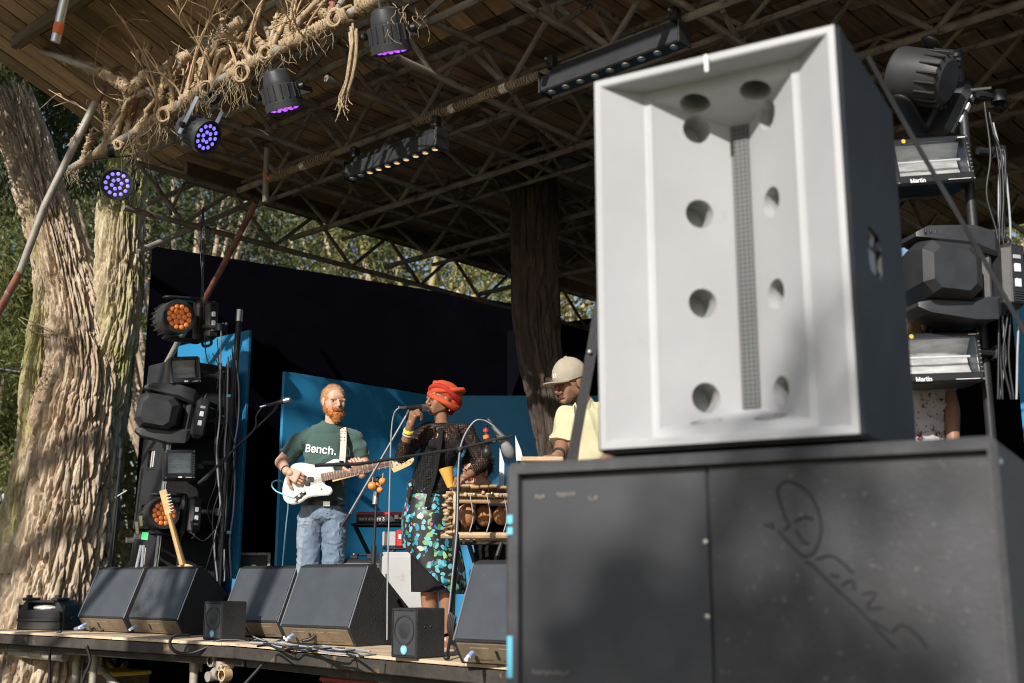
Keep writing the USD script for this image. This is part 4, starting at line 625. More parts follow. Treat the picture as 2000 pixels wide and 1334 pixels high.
par(PM(556, 212, 3.76, A_(.24, .28, -.93), A_(.2, .9, .2)), 'par light pointing straight down below the hessian knot, magenta lenses just showing', magenta, False)
par(PM(765, 100, 3.78, A_(.16, .34, -.92), A_(.2, .9, .1)), 'par light pointing down at the right end of the wrapped truss beside the hessian strip', magenta, False)
# ------------------------------------------------------------------ LED battens
def batten(a, b, label, led, n):
    d = unit(b - a); L = np.linalg.norm(b - a); M = frame(a, x=d, z=(0, 0, 1)); t = thing('led_batten', label, 'stage light', M, None)
    put(t, 'housing', rbox((L / 2, .0, .05), (L, .11, .10), .008), plastic); put(t, 'top_housing', rbox((L / 2, .03, .13), (L * .9, .09, .05), .006), black)
    for x in (-.006, L + .006): put(t, 'end_plate', rbox((x, .0, .06), (.012, .125, .14), .004), black)
    for i in range(n):
        x = (i + .5) * L / n; lr_ = put(t, 'lens_ring', lathe([(.019, 0), (.026, 0), (.024, .008), (.019, .008), (.019, 0)], 18, frame((x, -.012, 0), z=(0, 0, -1), x=(1, 0, 0))), chrome)
        put(lr_, 'lens', ell((x, -.012, -.003), (.020, .020, .008), 2), led[i] if isinstance(led, list) else led, smooth=True)
    for x in (.05, L - .05): put(t, 'clamp', rbox((x, .0, .19), (.05, .07, .09), .012), black); put(t, 'clamp_bolt', rod((x, -.06, .2), (x, .06, .2), .009, 8), chrome)
    return t
B = lambda x, y: PV(x, y, 4.86)
batten(B(683, 352), B(862, 283), 'LED batten glowing with a row of warm lenses under the second truss', [clearlens] * 2 + [warmled] * 8, 10)
batten(B(1066, 185), B(1335, 84), 'unlit LED batten with clear lenses just left of the top of the horn loudspeaker', clearlens, 9)
# ------------------------------------------------------------------ left loudspeaker stack (leans a little)
sd = unit(A_(-.62, .60, 0)); se = unit(A_(.66, .75, 0))         # along the side face leftwards, along the grille face backwards
def stackbox(px, ytop, ybot, d, label, w=.46, dp=.62, handles=(), logo=False, lean=.06):
    c = P(px, ybot, d); H = (P(px, ytop, d) - c)[2]; up = unit(A_(lean, .0, 1))
    t = thing('side_fill_speaker', label, 'loudspeaker', frame(c, x=-sd, z=(0, 0, 1)) @ np.array([[1, 0, lean * .75, 0], [0, 1, lean * .6, 0], [0, 0, 1, 0], [0, 0, 0, 1]]))
    b = man(rbox((-w / 2, dp / 2, H / 2), (w, dp, H - .006), .008)) 
    for hx, hz in handles: b = b - man(rbox((-w * hx, 0, H * hz), (.11, .12, .15), .01))
    put(t, 'cabinet', b, cabinet)
    for hx, hz in handles:
        put(t, 'handle_frame', man(rbox((-w * hx, -.002, H * hz), (.145, .008, .185), .003)) - man(box((-w * hx, 0, H * hz), (.105, .05, .145))), black)
        put(t, 'handle', rbox((-w * hx + .01, .015, H * hz), (.028, .02, .15), .006), bright); put(t, 'handle', rbox((-w * hx - .03, .02, H * hz), (.016, .02, .15), .005), chrome)
    put(t, 'corner_strip', rbox((-.022, -.004, H / 2), (.034, .008, H - .02), .002), chrome); put(t, 'edge_strip', rbox((.008, .004, H / 2), (.010, .008, H - .02), .002), chrome)
    put(t, 'grille', rbox((.006, dp / 2, H / 2), (.01, dp - .03, H - .04), .003), carpet)
    if logo:
        Ml = frame((.0125, .012, H - .15), x=(0, 1, 0), z=(1, 0, 0)); put(t, 'logo', xf(meshkit.text_mesh('EE', .07, .002, True), Ml), whitemark, smooth=False)
    return t
stackbox(326, 700, 845, 9.3, 'top black loudspeaker of the left stack with a white logo on its grille', handles=((.62, .12),), logo=True)
stackbox(312, 848, 1032, 9.3, 'middle black loudspeaker of the left stack with two recessed handles', handles=((.60, .76), (.62, .17)))
stackbox(293, 1034, 1218, 9.3, 'bottom black loudspeaker of the left stack behind the wedge monitors', handles=((.55, .72),))
rs = thing('ratchet_buckle', 'brass coloured ratchet buckle with a green tag hanging on the left loudspeaker stack', 'ratchet', P(270, 1030, 9.12))
for (x, y, w, h, m) in ((276, 1018, .03, .09, brass), (262, 1052, .09, .03, brass), (268, 1032, .03, .11, brass), (258, 1050, .02, .05, black)): put(rs, 'buckle_plate', rbox((0, 0, 0), (w, .03, h), .006, frame(P(x, y, 9.12), x=(1, .3, .15), z=(-.15, 0, 1))), m, world=True)
for x, y in ((254, 1055), (270, 1048)): put(rs, 'spool', lathe([(0, -.03), (.022, -.03), (.022, .03), (0, .03)], 14, frame(P(x, y, 9.09), z=(.8, .6, 0), x=(0, 0, 1))), bright, world=True)
put(rs, 'green_tag', rbox((0, 0, 0), (.05, .004, .06), .001, frame(P(283, 1047, 9.09), x=(1, .2, 0), z=(.1, 0, 1))), green, world=True)
for x0, x1 in ((276, 262), (281, 275)): put(rs, 'webbing', tube([P(x0, 1065, 9.11), P(x1, 1130, 9.11)], .012, 6), greycable, world=True)
# ------------------------------------------------------------------ lamp fixtures: x towards the base, y beam, z up
def base_parts(t, x0=.235, q=1):
    put(t, 'base', rbox((x0 + .055, -.02, 0), (.11, .27, .33), .03), plastic); cp_ = put(t, 'control_panel', rbox((x0 + .06, -.158 * q + (q < 0) * -.04, 0), (.075, .012, .29), .008), black)
    for z in (-.045, .03): put(cp_, 'connector', rbox((x0 + .055, -.167 * q + (q < 0) * -.04, z), (.032, .012, .042), .003), palecon)
    put(cp_, 'display', rbox((x0 + .055, -.166 * q + (q < 0) * -.04, .085), (.04, .008, .02), .002), greycable)
    for k in range(5): put(cp_, 'vent_slot', rbox((x0 + .06, -.166 * q + (q < 0) * -.04, -.085 - .012 * k), (.055, .006, .005), .001), plastic)
    put(t, 'carry_handle', tube(spline([(x0 + .06, -.1, .165), (x0 + .07, -.08, .2), (x0 + .07, .05, .2), (x0 + .06, .08, .165)], 5), .012, 8), black, smooth=True)
def wash(M, label, led=amber, flat=False):
    t = thing('moving_head_light', label, 'stage light', M); Y = frame((0, 0, 0), z=(0, 1, 0), x=(1, 0, 0))
    hd_ = put(t, 'head', lathe([(0, -.16), (.10, -.16), (.128, -.14), (.140, -.06), (.143, .10), (.138, .115), (.112, .115), (.110, .095), (0, .095)], 36, Y), plastic)
    for i in range(18):
        a = i * math.pi / 9; put(hd_, 'cooling_fin', rbox((.136, 0, -.10), (.022, .010, .11), .003, Y @ rotation_matrix(a, (0, 0, 1))), black)
    lp_ = put(t, 'lens_plate', disc(.112, .006, frame((0, .094, 0), z=(0, 1, 0), x=(1, 0, 0)), 32), led if flat else lensback)
    for n, R, r in ((1, 0, .022), (6, .046, .0215), (12, .088, .0205)):
        for k in range(n):
            a = 2 * math.pi * k / n + .26 * (n == 12); put(lp_, 'lens', ell((R * math.cos(a), .102, R * math.sin(a)), (r, .010, r), 2), led, smooth=True)
    for s in (-1, 1):
        put(t, 'yoke_arm', add([bone((-.04, 0, s * .172), (.06, .05, .018), (.2, -.01, s * .178), (.04, .06, .02))]), black)
    put(t, 'yoke_back', rbox((.21, -.01, 0), (.05, .11, .36), .015), black); put(t, 'pivot', lathe([(0, 0), (.05, 0), (.045, .02), (0, .02)], 18, frame((0, 0, .15), z=(0, 0, 1), x=(1, 0, 0))), black)
    base_parts(t, q=1 if flat else -1); return t
def spot(M, label):
    t = thing('moving_head_light', label, 'stage light', M)
    hd_ = put(t, 'head', trimesh.convex.convex_hull(np.array([(cx + sx * w * f, y, cz + sz * h * g_) for y, w, h, cx, cz in ((-.20, .11, .10, -.05, -.02), (-.16, .155, .13, -.04, -.01), (-.02, .175, .155, -.02, 0), (.12, .15, .14, -.01, 0), (.16, .12, .11, 0, 0)) for sx in (-1, 1) for sz in (-1, 1) for f, g_ in ((1, .62), (.66, 1))])), plastic, smooth=25)
    put(hd_, 'head_vent', rbox((-.10, -.13, .05), (.03, .02, .03), .006), amber if False else wedgeback)
    for x, y, z in ((-.06, -.09, .085), (.07, -.10, -.02)): put(hd_, 'screw_hole', disc(.01, .01, frame((x, y - .065, z), z=(0, -1, 0), x=(1, 0, 0)), 10), black)
    for s in (-1, 1): put(t, 'yoke_arm', trimesh.convex.convex_hull(np.array([(x, y * hh, s * z) for x, hh, z0, z1 in ((-.17, .07, .165, .185), (-.12, .10, .155, .215), (.10, .13, .15, .235), (.22, .12, .12, .22), (.25, .10, .10, .18)) for y in (-1, 1) for z in (z0, z1)])), plastic, smooth=25)
    for k in range(9): put(t, 'arm_rib', rbox((-.14 + .026 * k, -.103, .185), (.006, .012, .02), .002), black)
    put(t, 'yoke_back', rbox((.21, -.01, 0), (.06, .15, .34), .025), plastic); put(t, 'front_lens', disc(.07, .02, frame((-.02, .175, 0), z=(0, 1, 0), x=(1, 0, 0)), 24), clearlens)
    base_parts(t, .245); return t
def strobe(M, label, w, h, dp, text=None, badge=False):
    t = thing('strobe_light', label, 'stage light', M)           # front faces -y
    put(t, 'housing', man(rbox((0, dp / 2, 0), (w, dp, h), .012)) - man(box((0, 0, .012), (w - .05, dp * 1.8, h - .07))), black)
    R = np.array([(x, .02 + .36 * dp * (1 - (2 * z / h) ** 2), z) for z in np.linspace(-h / 2 + .03, h / 2 - .02, 14) for x in np.linspace(-w / 2 + .03, w / 2 - .03, 22)]); g = meshkit.fbm(R * A_(7, 1, 30), 3, 5); R[:, 1] += (g - .5) * .018
    k = np.arange(13)[:, None] * 22 + np.arange(21)[None]; k = k.ravel(); put(t, 'reflector', trimesh.Trimesh(R, np.vstack([np.c_[k, k + 1, k + 23], np.c_[k, k + 23, k + 22]]), process=False), reflector, smooth=True)
    put(t, 'flash_tube', rod((-w / 2 + .04, .05, .01), (w / 2 - .04, .05, .01), .006, 8), whitemark); put(t, 'glass', box((0, .006, .012), (w - .052, .003, h - .072)), glassm)
    for x in (-w / 2 + .012, w / 2 - .012):
        for z in (-h / 2 + .012, h / 2 - .012): put(t, 'screw', lathe([(0, 0), (.005, 0), (.004, .003), (0, .003)], 8, frame((x, -.001, z), z=(0, -1, 0), x=(1, 0, 0))), bright)
    for k in range(9): put(t, 'side_vent', rbox((w / 2 + .001, dp * .3, -h * .3 + h * .6 * k / 8), (.004, dp * .32, .006), .001), chrome)
    for k in range(8): put(t, 'front_vent', rbox((w / 2 - .013, -.001, -h * .3 + h * .6 * k / 7), (.010, .004, .006), .001), chrome)
    if text: put(t, 'lettering', xf(meshkit.text_mesh(text, .020, .001, True), frame((-w / 2 + .07, -.0005, -h / 2 + .010), x=(1, 0, 0), y=(0, 0, 1))), whitemark, smooth=False); put(t, 'fine_print', rbox((w / 2 - .09, -.001, -h / 2 + .014), (.12, .002, .003), .0005), whitemark); put(t, 'fine_print', rbox((w / 2 - .04, -.001, h / 2 - .014), (.04, .002, .005), .0005), whitemark)
    else: put(t, 'fine_print', rbox((0, -.001, -h / 2 + .016), (.03, .002, .012), .0005), whitemark); put(t, 'fine_print', rbox((w * .28, -.001, -h / 2 + .014), (.05, .002, .004), .0005), whitemark)
    if badge: put(t, 'warning_badge', disc(.011, .002, frame((-w / 2 + .075, -.0005, h / 2 - .016), z=(0, -1, 0), x=(1, 0, 0)), 18), yl)
    put(t, 'knob', lathe([(0, 0), (.03, 0), (.03, .02), (.012, .03), (0, .03)], 8, frame((w / 2 + .002, dp * .7, 0), z=(1, 0, 0), x=(0, 1, 0))), black)
    put(t, 'bracket', rbox((w / 2 + .045, dp * .75, 0), (.08, .03, .05), .006), black); return t
DL = 9.1
wash(frame(P(340, 622, DL), y=unit(A_(.64, -.77, -.03)), z=A_(.05, .02, -1)), 'wash light with a glowing amber honeycomb lens at the top of the left lighting stand')
wash(frame(P(313, 1004, DL + .1), y=unit(A_(.58, -.81, .02)), z=A_(-.03, .02, -1)) @ np.diag([.9, .9, .9, 1]), 'wash light with an amber honeycomb lens low on the left stand behind the guitar neck')
spot(frame(P(315, 806, DL - .05), x=unit(A_(.93, .36, .0)), z=A_(.14, .02, 1)), 'charcoal moving head light turned away, in the middle of the left lighting stand')
def strobeM(px, py, d, yaw, roll=.0): return frame(P(px, py, d), x=unit(A_(math.cos(yaw), math.sin(yaw), roll)), z=A_(-roll, 0, 1))
strobe(strobeM(362, 722, DL - .12, .48, .14), 'upper strobe light on the left stand, tilted with a curved bright reflection', .25, .225, .2)
strobe(strobeM(352, 907, DL - .12, .40, .05), 'lower strobe light on the left stand, above the amber wash light', .24, .235, .19)
st = thing('lighting_stand', 'black tube lighting stand with clamps behind the left wash lights', 'lighting stand', A_(*P(428, 1100, DL + .12)[:2], Zs))
zt = P(432, 605, DL + .12)[2] - Zs; put(st, 'pole', rod((0, 0, .01), (.06, 0, zt), .025, 14), black); put(st, 'top_cap', rod((.06, 0, zt - .1), (.061, 0, zt), .028, 14), bright)
put(st, 'base_plate', rbox((0, 0, .005), (.5, .5, .01), .003), black)
for y in (640, 735, 822, 905, 1000): p = P(430, y, DL + .1); put(st, 'clamp', coupler(p, (0, 0, 1), .04), black, world=True); put(st, 'arm', rod(p, p + A_(-.14, -.04, 0), .018, 8), black, world=True)
for y in (773, 1040): put(st, 'blue_tag', rbox(P(447, y, DL), (.035, .012, .025), .003), bluemark, world=True)
def cable(label, pts, r=.006, m=rubber, name='cable', d=None, group=None, n=7):
    q = [P(*a) if len(a) == 3 else P(a[0], a[1], d) for a in pts]; return top(name, tube(spline(q, n), r, 6), m, label, 'cable', group, smooth=True)
g = np.random.RandomState(8)
for i in range(9):
    x0 = 418 + i * 4.5; pts = [(x0 + g.randn() * 3 + 6, 640 + g.rand() * 90)] + [(x0 + 8 - (y - 700) * .028 + g.randn() * 5, y) for y in range(760, 1100, 60)] + [(x0 - 2, 1135)]
    q = [P(x, y, DL + .05 - .02 * (i % 4)) for x, y in pts]; put(st, 'hanging_cable', tube(spline(q, 6), .0038 + .0016 * (i % 3), 6), (rubber, rubber, greycable)[i % 3], world=True, smooth=True)
for pts in (((352, 735), (380, 780), (420, 800)), ((415, 690), (428, 720), (424, 760)), ((372, 1040), (398, 1056), (425, 1030)), ((400, 1120), (420, 1050), (432, 985)), ((345, 1110), (352, 1060), (358, 1040)), ((400, 650), (402, 690), (408, 712)), ((462, 640), (464, 700), (460, 760), (462, 820))): put(st, 'hanging_cable', tube(spline([P(*a, DL - .05) for a in pts], 6), .005, 6), rubber, world=True, smooth=True)
for k in range(3): top('hanging_cable', tube(spline([PV(392 + k * 3, 600, 4.7), PV(394 + k * 2, 540, 4.7), PV(391 + k * 4, 470, 4.7), PV(396 + k, 405, 4.72)], 6), .004, 5), rubber, ('left', 'middle', 'right')[k] + ' one of three thin black cables hanging from the roof above the upper wash light', 'cable', 'cables above the upper wash light', smooth=True)
# ------------------------------------------------------------------ right lighting stand
DR = 5.3
wash(frame(P(1795, 150, DR), y=unit(A_(-.72, .62, .42)), z=A_(.2, .15, 1)), 'wash light seen from its finned back at the top of the right lighting stand', clearlens, True)
strobe(strobeM(1822, 312, DR, .10, .11), 'upper strobe light on the right stand with white lettering below its window', .42, .245, .22, 'Martin', True)
spot(frame(P(1838, 540, DR), x=unit(A_(.97, .2, -.05)), z=A_(.05, .02, 1)), 'charcoal moving head light in the middle of the right lighting stand')
strobe(strobeM(1838, 698, DR, .08, .05), 'lower strobe light on the right stand in front of the half-hidden man', .42, .245, .22, 'Martin', True)
s2 = thing('lighting_stand', 'black tube lighting stand carrying the lamps right of the horn loudspeaker', 'lighting stand', A_(*P(1958, 1100, DR + .15)[:2], Zs))
put(s2, 'pole', rod((0, 0, .01), (0, 0, P(1950, 100, DR + .15)[2] - Zs), .025, 14), black); put(s2, 'base_plate', rbox((0, 0, .005), (.5, .5, .01), .003), black)
for y in (190, 300, 530, 690): p = P(1950, y, DR + .12); put(s2, 'clamp', coupler(p, (0, 0, 1), .04), black, world=True); put(s2, 'arm', rod(p, p + A_(-.12, -.04, 0), .02, 8), black, world=True)
for i in range(6):
    pts = [(1925 + i * 5 + g.randn() * 3, 200 + 20 * i)] + [(1938 + i * 6 + g.randn() * 4 + (y - 300) * .03, y) for y in range(300, 860, 80)]
    put(s2, 'hanging_cable', tube(spline([P(x, y, DR + .03 * (i % 3)) for x, y in pts], 6), .006, 6), (rubber, rubber, greycable)[i % 3], world=True, smooth=True)
put(s2, 'handle_bolt', rod(P(1895, 176, DR), P(1935, 172, DR), .008, 8), chrome, world=True)
# ------------------------------------------------------------------ microphone stands
def mic(t, a, b, head=.027, m=chrome, body=black):
    d = unit(b - a); L = np.linalg.norm(b - a); M = frame(a, z=d, x=(.3, .2, 1) if abs(d[2]) < .8 else (1, 0, 0))
    put(t, 'microphone_body', lathe([(0, 0), (.011, 0), (.013, .02), (.021, L - .06), (.024, L - .045), (0, L - .045)], 16, M), body, world=True); put(t, 'microphone_head', lathe([(0, L - .046), (.024, L - .045), (head, L - .02), (head * .85, L + .006), (head * .4, L + .018), (0, L + .02)], 18, M), m, world=True)
    put(t, 'plug', lathe([(0, -.05), (.009, -.05), (.009, 0), (0, 0)], 12, M), chrome, world=True)
def stand(label, foot, topp, m=black, name='microphone_stand', tilt=0):
    t = thing(name, label, 'microphone stand', A_(foot[0], foot[1], Zs)); z = topp[2]; p0 = A_(foot[0], foot[1], Zs); mid = p0 + (topp - p0) * .52
    put(t, 'lower_tube', rod(p0 + A_(0, 0, .06), mid, .013, 12), m, world=True); put(t, 'upper_tube', rod(mid, topp, .0095, 12), m, world=True); put(t, 'collar', rod(mid - A_(0, 0, .07), mid + A_(0, 0, .07), .019, 12), black, world=True)
    for k in range(3):
        a = 2.1 * k + .5; put(t, 'leg', rod(p0 + A_(0, 0, .12), p0 + A_(.32 * math.cos(a), .32 * math.sin(a), .012), .009, 8), m, world=True); put(t, 'rubber_foot', ell(p0 + A_(.32 * math.cos(a), .32 * math.sin(a), .013), (.018, .018, .013), 2), rubber, world=True)
    put(t, 'clutch', rbox(topp, (.035, .04, .05), .01), black, world=True); put(t, 'wing_knob', rod(topp - A_(.0, .05, 0), topp + A_(.0, .05, 0), .012, 8), black, world=True); return t
ms = stand('microphone stand between guitarist and singer with a silver boom and orange shakers tied to it', P(725, 1115, 7.82), P(737, 938, 7.82))
put(ms, 'boom', rod(P(672, 1022, 7.80), P(797, 806, 7.70), .0095, 12), chrome, world=True); put(ms, 'counterweight', rod(P(668, 1028, 7.80), P(683, 1003, 7.79), .014, 12), black, world=True); put(ms, 'clip', rod(P(795, 812, 7.70), P(800, 800, 7.70), .015, 10), black, world=True); put(ms, 'collar', rod(P(735, 960, 7.82), P(733, 985, 7.82), .022, 12), bright, world=True)
for i, (x, y, r) in enumerate(((727, 949, .030), (747, 940, .026), (742, 957, .022), (736, 948, .02))):
    sh = thing('shaker', ('large orange gourd shaker hanging left on the silver microphone stand', 'orange gourd shaker right of the silver microphone stand pole', 'small orange gourd shaker lowest in the bunch on the stand', 'orange gourd shaker half hidden behind the others on the stand')[i], 'shaker', P(x, y, 7.74 + .04 * (i > 2)))
    put(sh, 'gourd', wrinkle(ell((0, 0, 0), (r, r, r * .95), 3), .001, 60, i), orangegourd, smooth=True); put(sh, 'stem', rod((0, 0, r * .9), (.002, .01, r + .03), .004, 6), burlap)
m1 = stand('black microphone stand holding the long boom in front of the singer, nearest the big loudspeaker', P(881, 1225, 6.3), P(898, 878, 6.3))
put(m1, 'boom', rod(P(703, 906, 6.05), P(898, 876, 6.27), .0085, 12), black, world=True); put(m1, 'boom', rod(P(898, 876, 6.27), P(1000, 851, 6.35), .0085, 12), black, world=True)
put(m1, 'boom_sleeve', rod(P(615, 909, 5.98), P(705, 906, 6.05), .010, 12), rubber, world=True)
mic(m1, P(963, 832, 6.35), P(990, 868, 6.38), .024, foam, bright); put(m1, 'foam_windscreen', lathe([(0, -.055), (.02, -.05), (.032, -.02), (.034, .015), (.022, .045), (0, .052)], 20, frame(P(992, 880, 6.38), z=unit(P(999, 893, 6.4) - P(984, 866, 6.36)), x=(0, 1, 0))), foam, world=True, smooth=True)
put(m1, 'tape_band', rod(P(949, 838, 6.33), P(949, 844, 6.33), .016, 12), redpaint, world=True); put(m1, 'tape_band', rod(P(949, 850, 6.33), P(950, 857, 6.33), .018, 12), orangetape, world=True)
put(m1, 'second_microphone', rod(P(949, 830, 6.33), P(951, 880, 6.33), .014, 12), black, world=True); put(m1, 'windscreen', ell(P(951, 884, 6.33), (.03, .03, .036), 3), rubber, world=True, smooth=True); put(m1, 'mount', rbox(P(960, 862, 6.33), (.06, .03, .03), .008), black, world=True)
for k in range(2): put(m1, 'cable', tube(spline([P(x - 2 * k, y, 6.27) for x, y in ((968, 832), (945, 820), (925, 826), (905, 860), (898, 900), (896, 960), (894, 1040), (886, 1120), (878, 1200))], 6), .004, 6), (rubber, greycable)[k], world=True, smooth=True)
m0 = stand('microphone stand with a boom and silver microphone at the left before the dark gap', P(430, 1130, 9.04), P(444, 894, 9.04))
put(m0, 'boom', rod(P(390, 943, 8.98), P(541, 797, 8.85), .009, 12), black, world=True); put(m0, 'counterweight', rod(P(388, 945, 8.98), P(410, 926, 8.96), .017, 12), rubber, world=True); put(m0, 'clip', rod(P(536, 802, 8.85), P(543, 790, 8.85), .013, 8), black, world=True)
mic(m0, P(520, 792, 8.85), P(565, 781, 8.83), .026, chrome, plastic)
put(m0, 'cable', tube(spline([P(x, y, 8.86) for x, y in ((519, 792), (508, 800), (500, 815), (500, 830), (488, 850), (462, 872), (440, 900), (425, 912), (400, 940))], 6), .006, 6), rubber, world=True, smooth=True)
ml = stand('short black microphone stand beside the left loudspeaker stack and the willow', P(212, 1160, 9.45), P(231, 965, 9.45)); put(ml, 'boom', rod(P(214, 1100, 9.38), P(237, 882, 9.35), .010, 10), black, world=True); put(ml, 'clutch_lever', rod(P(225, 972, 9.36), P(248, 958, 9.36), .006, 8), bright, world=True); put(ml, 'foam_tip', rod(P(235, 895, 9.35), P(238, 876, 9.35), .016, 10), black, world=True)
# ------------------------------------------------------------------ back line
kb = thing('keyboard', 'stage keyboard with red top and white lettering on its dark front behind the guitarist', 'keyboard', frame(P(695, 1024, 8.5), x=unit(A_(1, .06, 0)), z=(0, 0, 1)))
put(kb, 'case', rbox((.21, .15, .045), (.42, .30, .07), .008), black); put(kb, 'top_panel', rbox((.21, .15, .086), (.42, .30, .010), .004), redpaint); put(kb, 'red_end', rbox((.212, -.003, .078), (.425, .01, .014), .003), redpaint); put(kb, 'lettering', xf(meshkit.text_mesh('nord electro 3', .024, .001), frame((.02, -.002, .03), x=(1, 0, 0), y=(0, 0, 1)) @ np.diag([.88, 1, 1, 1])), whitemark, smooth=False)
put(kb, 'white_sticker', rbox((.30, -.003, .055), (.03, .004, .03), .001), whitemark)
for k in range(4): put(kb, 'socket', rod((.33 + .022 * k, -.004, .045), (.33 + .022 * k, .0, .045), .007, 10), bright)
kst = thing('keyboard_stand', 'black crossed keyboard stand below the red keyboard', 'keyboard stand', A_(*P(740, 1200, 8.65)[:2], Zs)); zk = P(695, 1024, 8.5)[2] - Zs
for s in (-1, 1): put(kst, 'leg', rod((-.22 * s, .02 * s, .015), (.2 * s, .02 * s, zk + .005), .016, 8), black)
for y in (-.12, .14): put(kst, 'support_bar', rbox((0, y, zk - .0), (.42, .03, .02), .004), black)
wc = thing('white_cabinet', 'white painted cabinet standing behind the singer', 'cabinet', frame(A_(*P(755, 1100, 7.9)[:2], Zs), x=unit(A_(1, .05, 0)), z=(0, 0, 1))); zc = P(780, 1078, 7.9)[2] - Zs
put(wc, 'body', rbox((.15, .25, zc / 2), (.40, .5, zc), .012), whitepanel); put(wc, 'door', rbox((.15, -.008, zc / 2), (.37, .016, zc - .06), .006), whitepanel); put(wc, 'door_handle', rod((.0, -.03, zc * .55), (.0, -.03, zc * .75), .007, 8), chrome)
rk = thing('effects_rack', 'clear and red fronted effects box on the white cabinet', 'effects box', frame(P(747, 1068, 7.95), x=unit(A_(1, .05, 0)), z=(0, 0, 1)))
put(rk, 'red_case', rbox((.155, .1, .06), (.12, .2, .115), .006), redpaint); put(rk, 'clear_box', rbox((.045, .1, .055), (.095, .2, .10), .006), clearlens); put(rk, 'base', rbox((.10, .1, -.01), (.22, .22, .014), .003), black)
for x in (.12, .15, .18): put(rk, 'label_patch', rbox((x, -.002, .07), (.018, .004, .035), .001), whitemark)
ga = thing('guitar_amplifier', 'black guitar amplifier with a bright control panel behind the wedge monitors', 'amplifier', frame(A_(*P(664, 1140, 8.2)[:2], Zs), x=unit(A_(1, .1, 0)), z=(0, 0, 1))); za = P(700, 1092, 8.2)[2] - Zs
put(ga, 'cabinet', man(rbox((.19, .14, za / 2), (.39, .27, za), .015)) - man(box((.19, .0, za * .42), (.35, .04, za * .72))), black); put(ga, 'grille_cloth', rbox((.19, .022, za * .42), (.345, .006, za * .71), .002), grillem)
gp_ = put(ga, 'control_panel', rbox((.19, -.001, za - .045), (.36, .008, .035), .002), chrome)
for k in range(12): put(gp_, 'control_knob', rod((.035 + .027 * k, -.014, za - .045), (.035 + .027 * k, .0, za - .045), .009, 10), black)
put(ga, 'handle', tube(spline([(.1, .14, za), (.12, .14, za + .03), (.26, .14, za + .03), (.28, .14, za)], 5), .009, 8), rubber, smooth=True)
put(ga, 'lead', tube(spline([(.16, -.02, za - .05), (.165, -.05, za - .1), (.17, -.04, za - .2)], 5), .003, 5), greycable, smooth=True)
for i, (x, s) in enumerate(((.22, .07), (.30, .05), (.09, .06))):
    pd = thing('effect_pedal', ('pedal in the middle of the amplifier top', 'green pedal at the right end of the amplifier top', 'dark pedal at the left end of the amplifier top')[i], 'pedal', np.linalg.inv(INV[str(ga.GetPath())]) @ trimesh.transformations.translation_matrix((x + (.03 if i == 1 else 0), .08, za + .001)))
    put(pd, 'body', rbox((0, 0, .015), (s, .08, .03), .006), (plastic, greenvan, black)[i]); put(pd, 'switch', rod((0, -.02, .03), (0, -.02, .042), .008, 10), bright)
fc = thing('flight_case', 'dark flight case with metal corners in the gap between the blue boards', 'flight case', frame(A_(*P(462, 1140, 10.0)[:2], Zs), x=unit(A_(1, .15, 0)), z=(0, 0, 1))); zf = P(490, 1079, 10.0)[2] - Zs
put(fc, 'body', rbox((.14, .2, zf / 2), (.28, .4, zf - .01), .006), black)
for x in (.012, .268): put(fc, 'edge_profile', rbox((x, -.004, zf / 2), (.025, .012, zf), .003), steel)
put(fc, 'edge_profile', rbox((.14, -.004, zf - .012), (.28, .012, .022), .003), steel)
for z in (.55, .8): put(fc, 'butterfly_latch', rbox((.14, -.012, zf * z), (.05, .014, .05), .006), bright)
bb = thing('blue_box', 'small bright blue box on the floor behind the singer\'s legs', 'box', frame(A_(*P(812, 1200, 7.9)[:2], Zs), x=(1, 0, 0), z=(0, 0, 1))); put(bb, 'body', rbox((.05, .1, .19), (.13, .2, .13), .006), bluemark); put(bb, 'lid', rbox((.05, .1, .262), (.135, .205, .016), .004), whitepanel); put(bb, 'support', rbox((.05, .1, .062), (.11, .18, .122), .006), black)
# guitar on a stand
gs = thing('second_guitar', 'spare electric guitar with a pale neck leaning before the lower amber wash light', 'guitar', P(357, 1103, 9.0))
a, b, c = P(357, 1103, 9.0), P(330, 1003, 8.93), P(320, 963, 8.92)
put(gs, 'neck', tube([a, b], [.027, .021], 8), maple, world=True); put(gs, 'fretboard', tube([a + A_(0, -.018, 0), b + A_(0, -.018, 0)], [.022, .018], 6), maple, world=True); sh_ = put(gs, 'headstock', rbox((0, 0, .09), (.06, .016, .20), .006, frame(b, y=A_(0, -1, -.1), z=c - b)), maple, world=True)
for k in range(6): put(sh_, 'tuning_peg', rod(b + (c - b) * (.1 + .15 * k) + A_(.018, -.012, 0), b + (c - b) * (.1 + .15 * k) + A_(.05, -.014, .012), .007, 8), chrome, world=True)
put(gs, 'body', prism(Polygon([(.17 * math.cos(t) * (1 + .14 * math.cos(2 * t)), .22 * math.sin(t) - .02 * math.cos(t)) for t in np.linspace(0, 2 * math.pi, 40, False)]), .04, frame(P(364, 1152, 9.0) + A_(.02, 0, -.02), x=(1, 0, .2), y=(-.2, .1, 1))), maple, world=True)
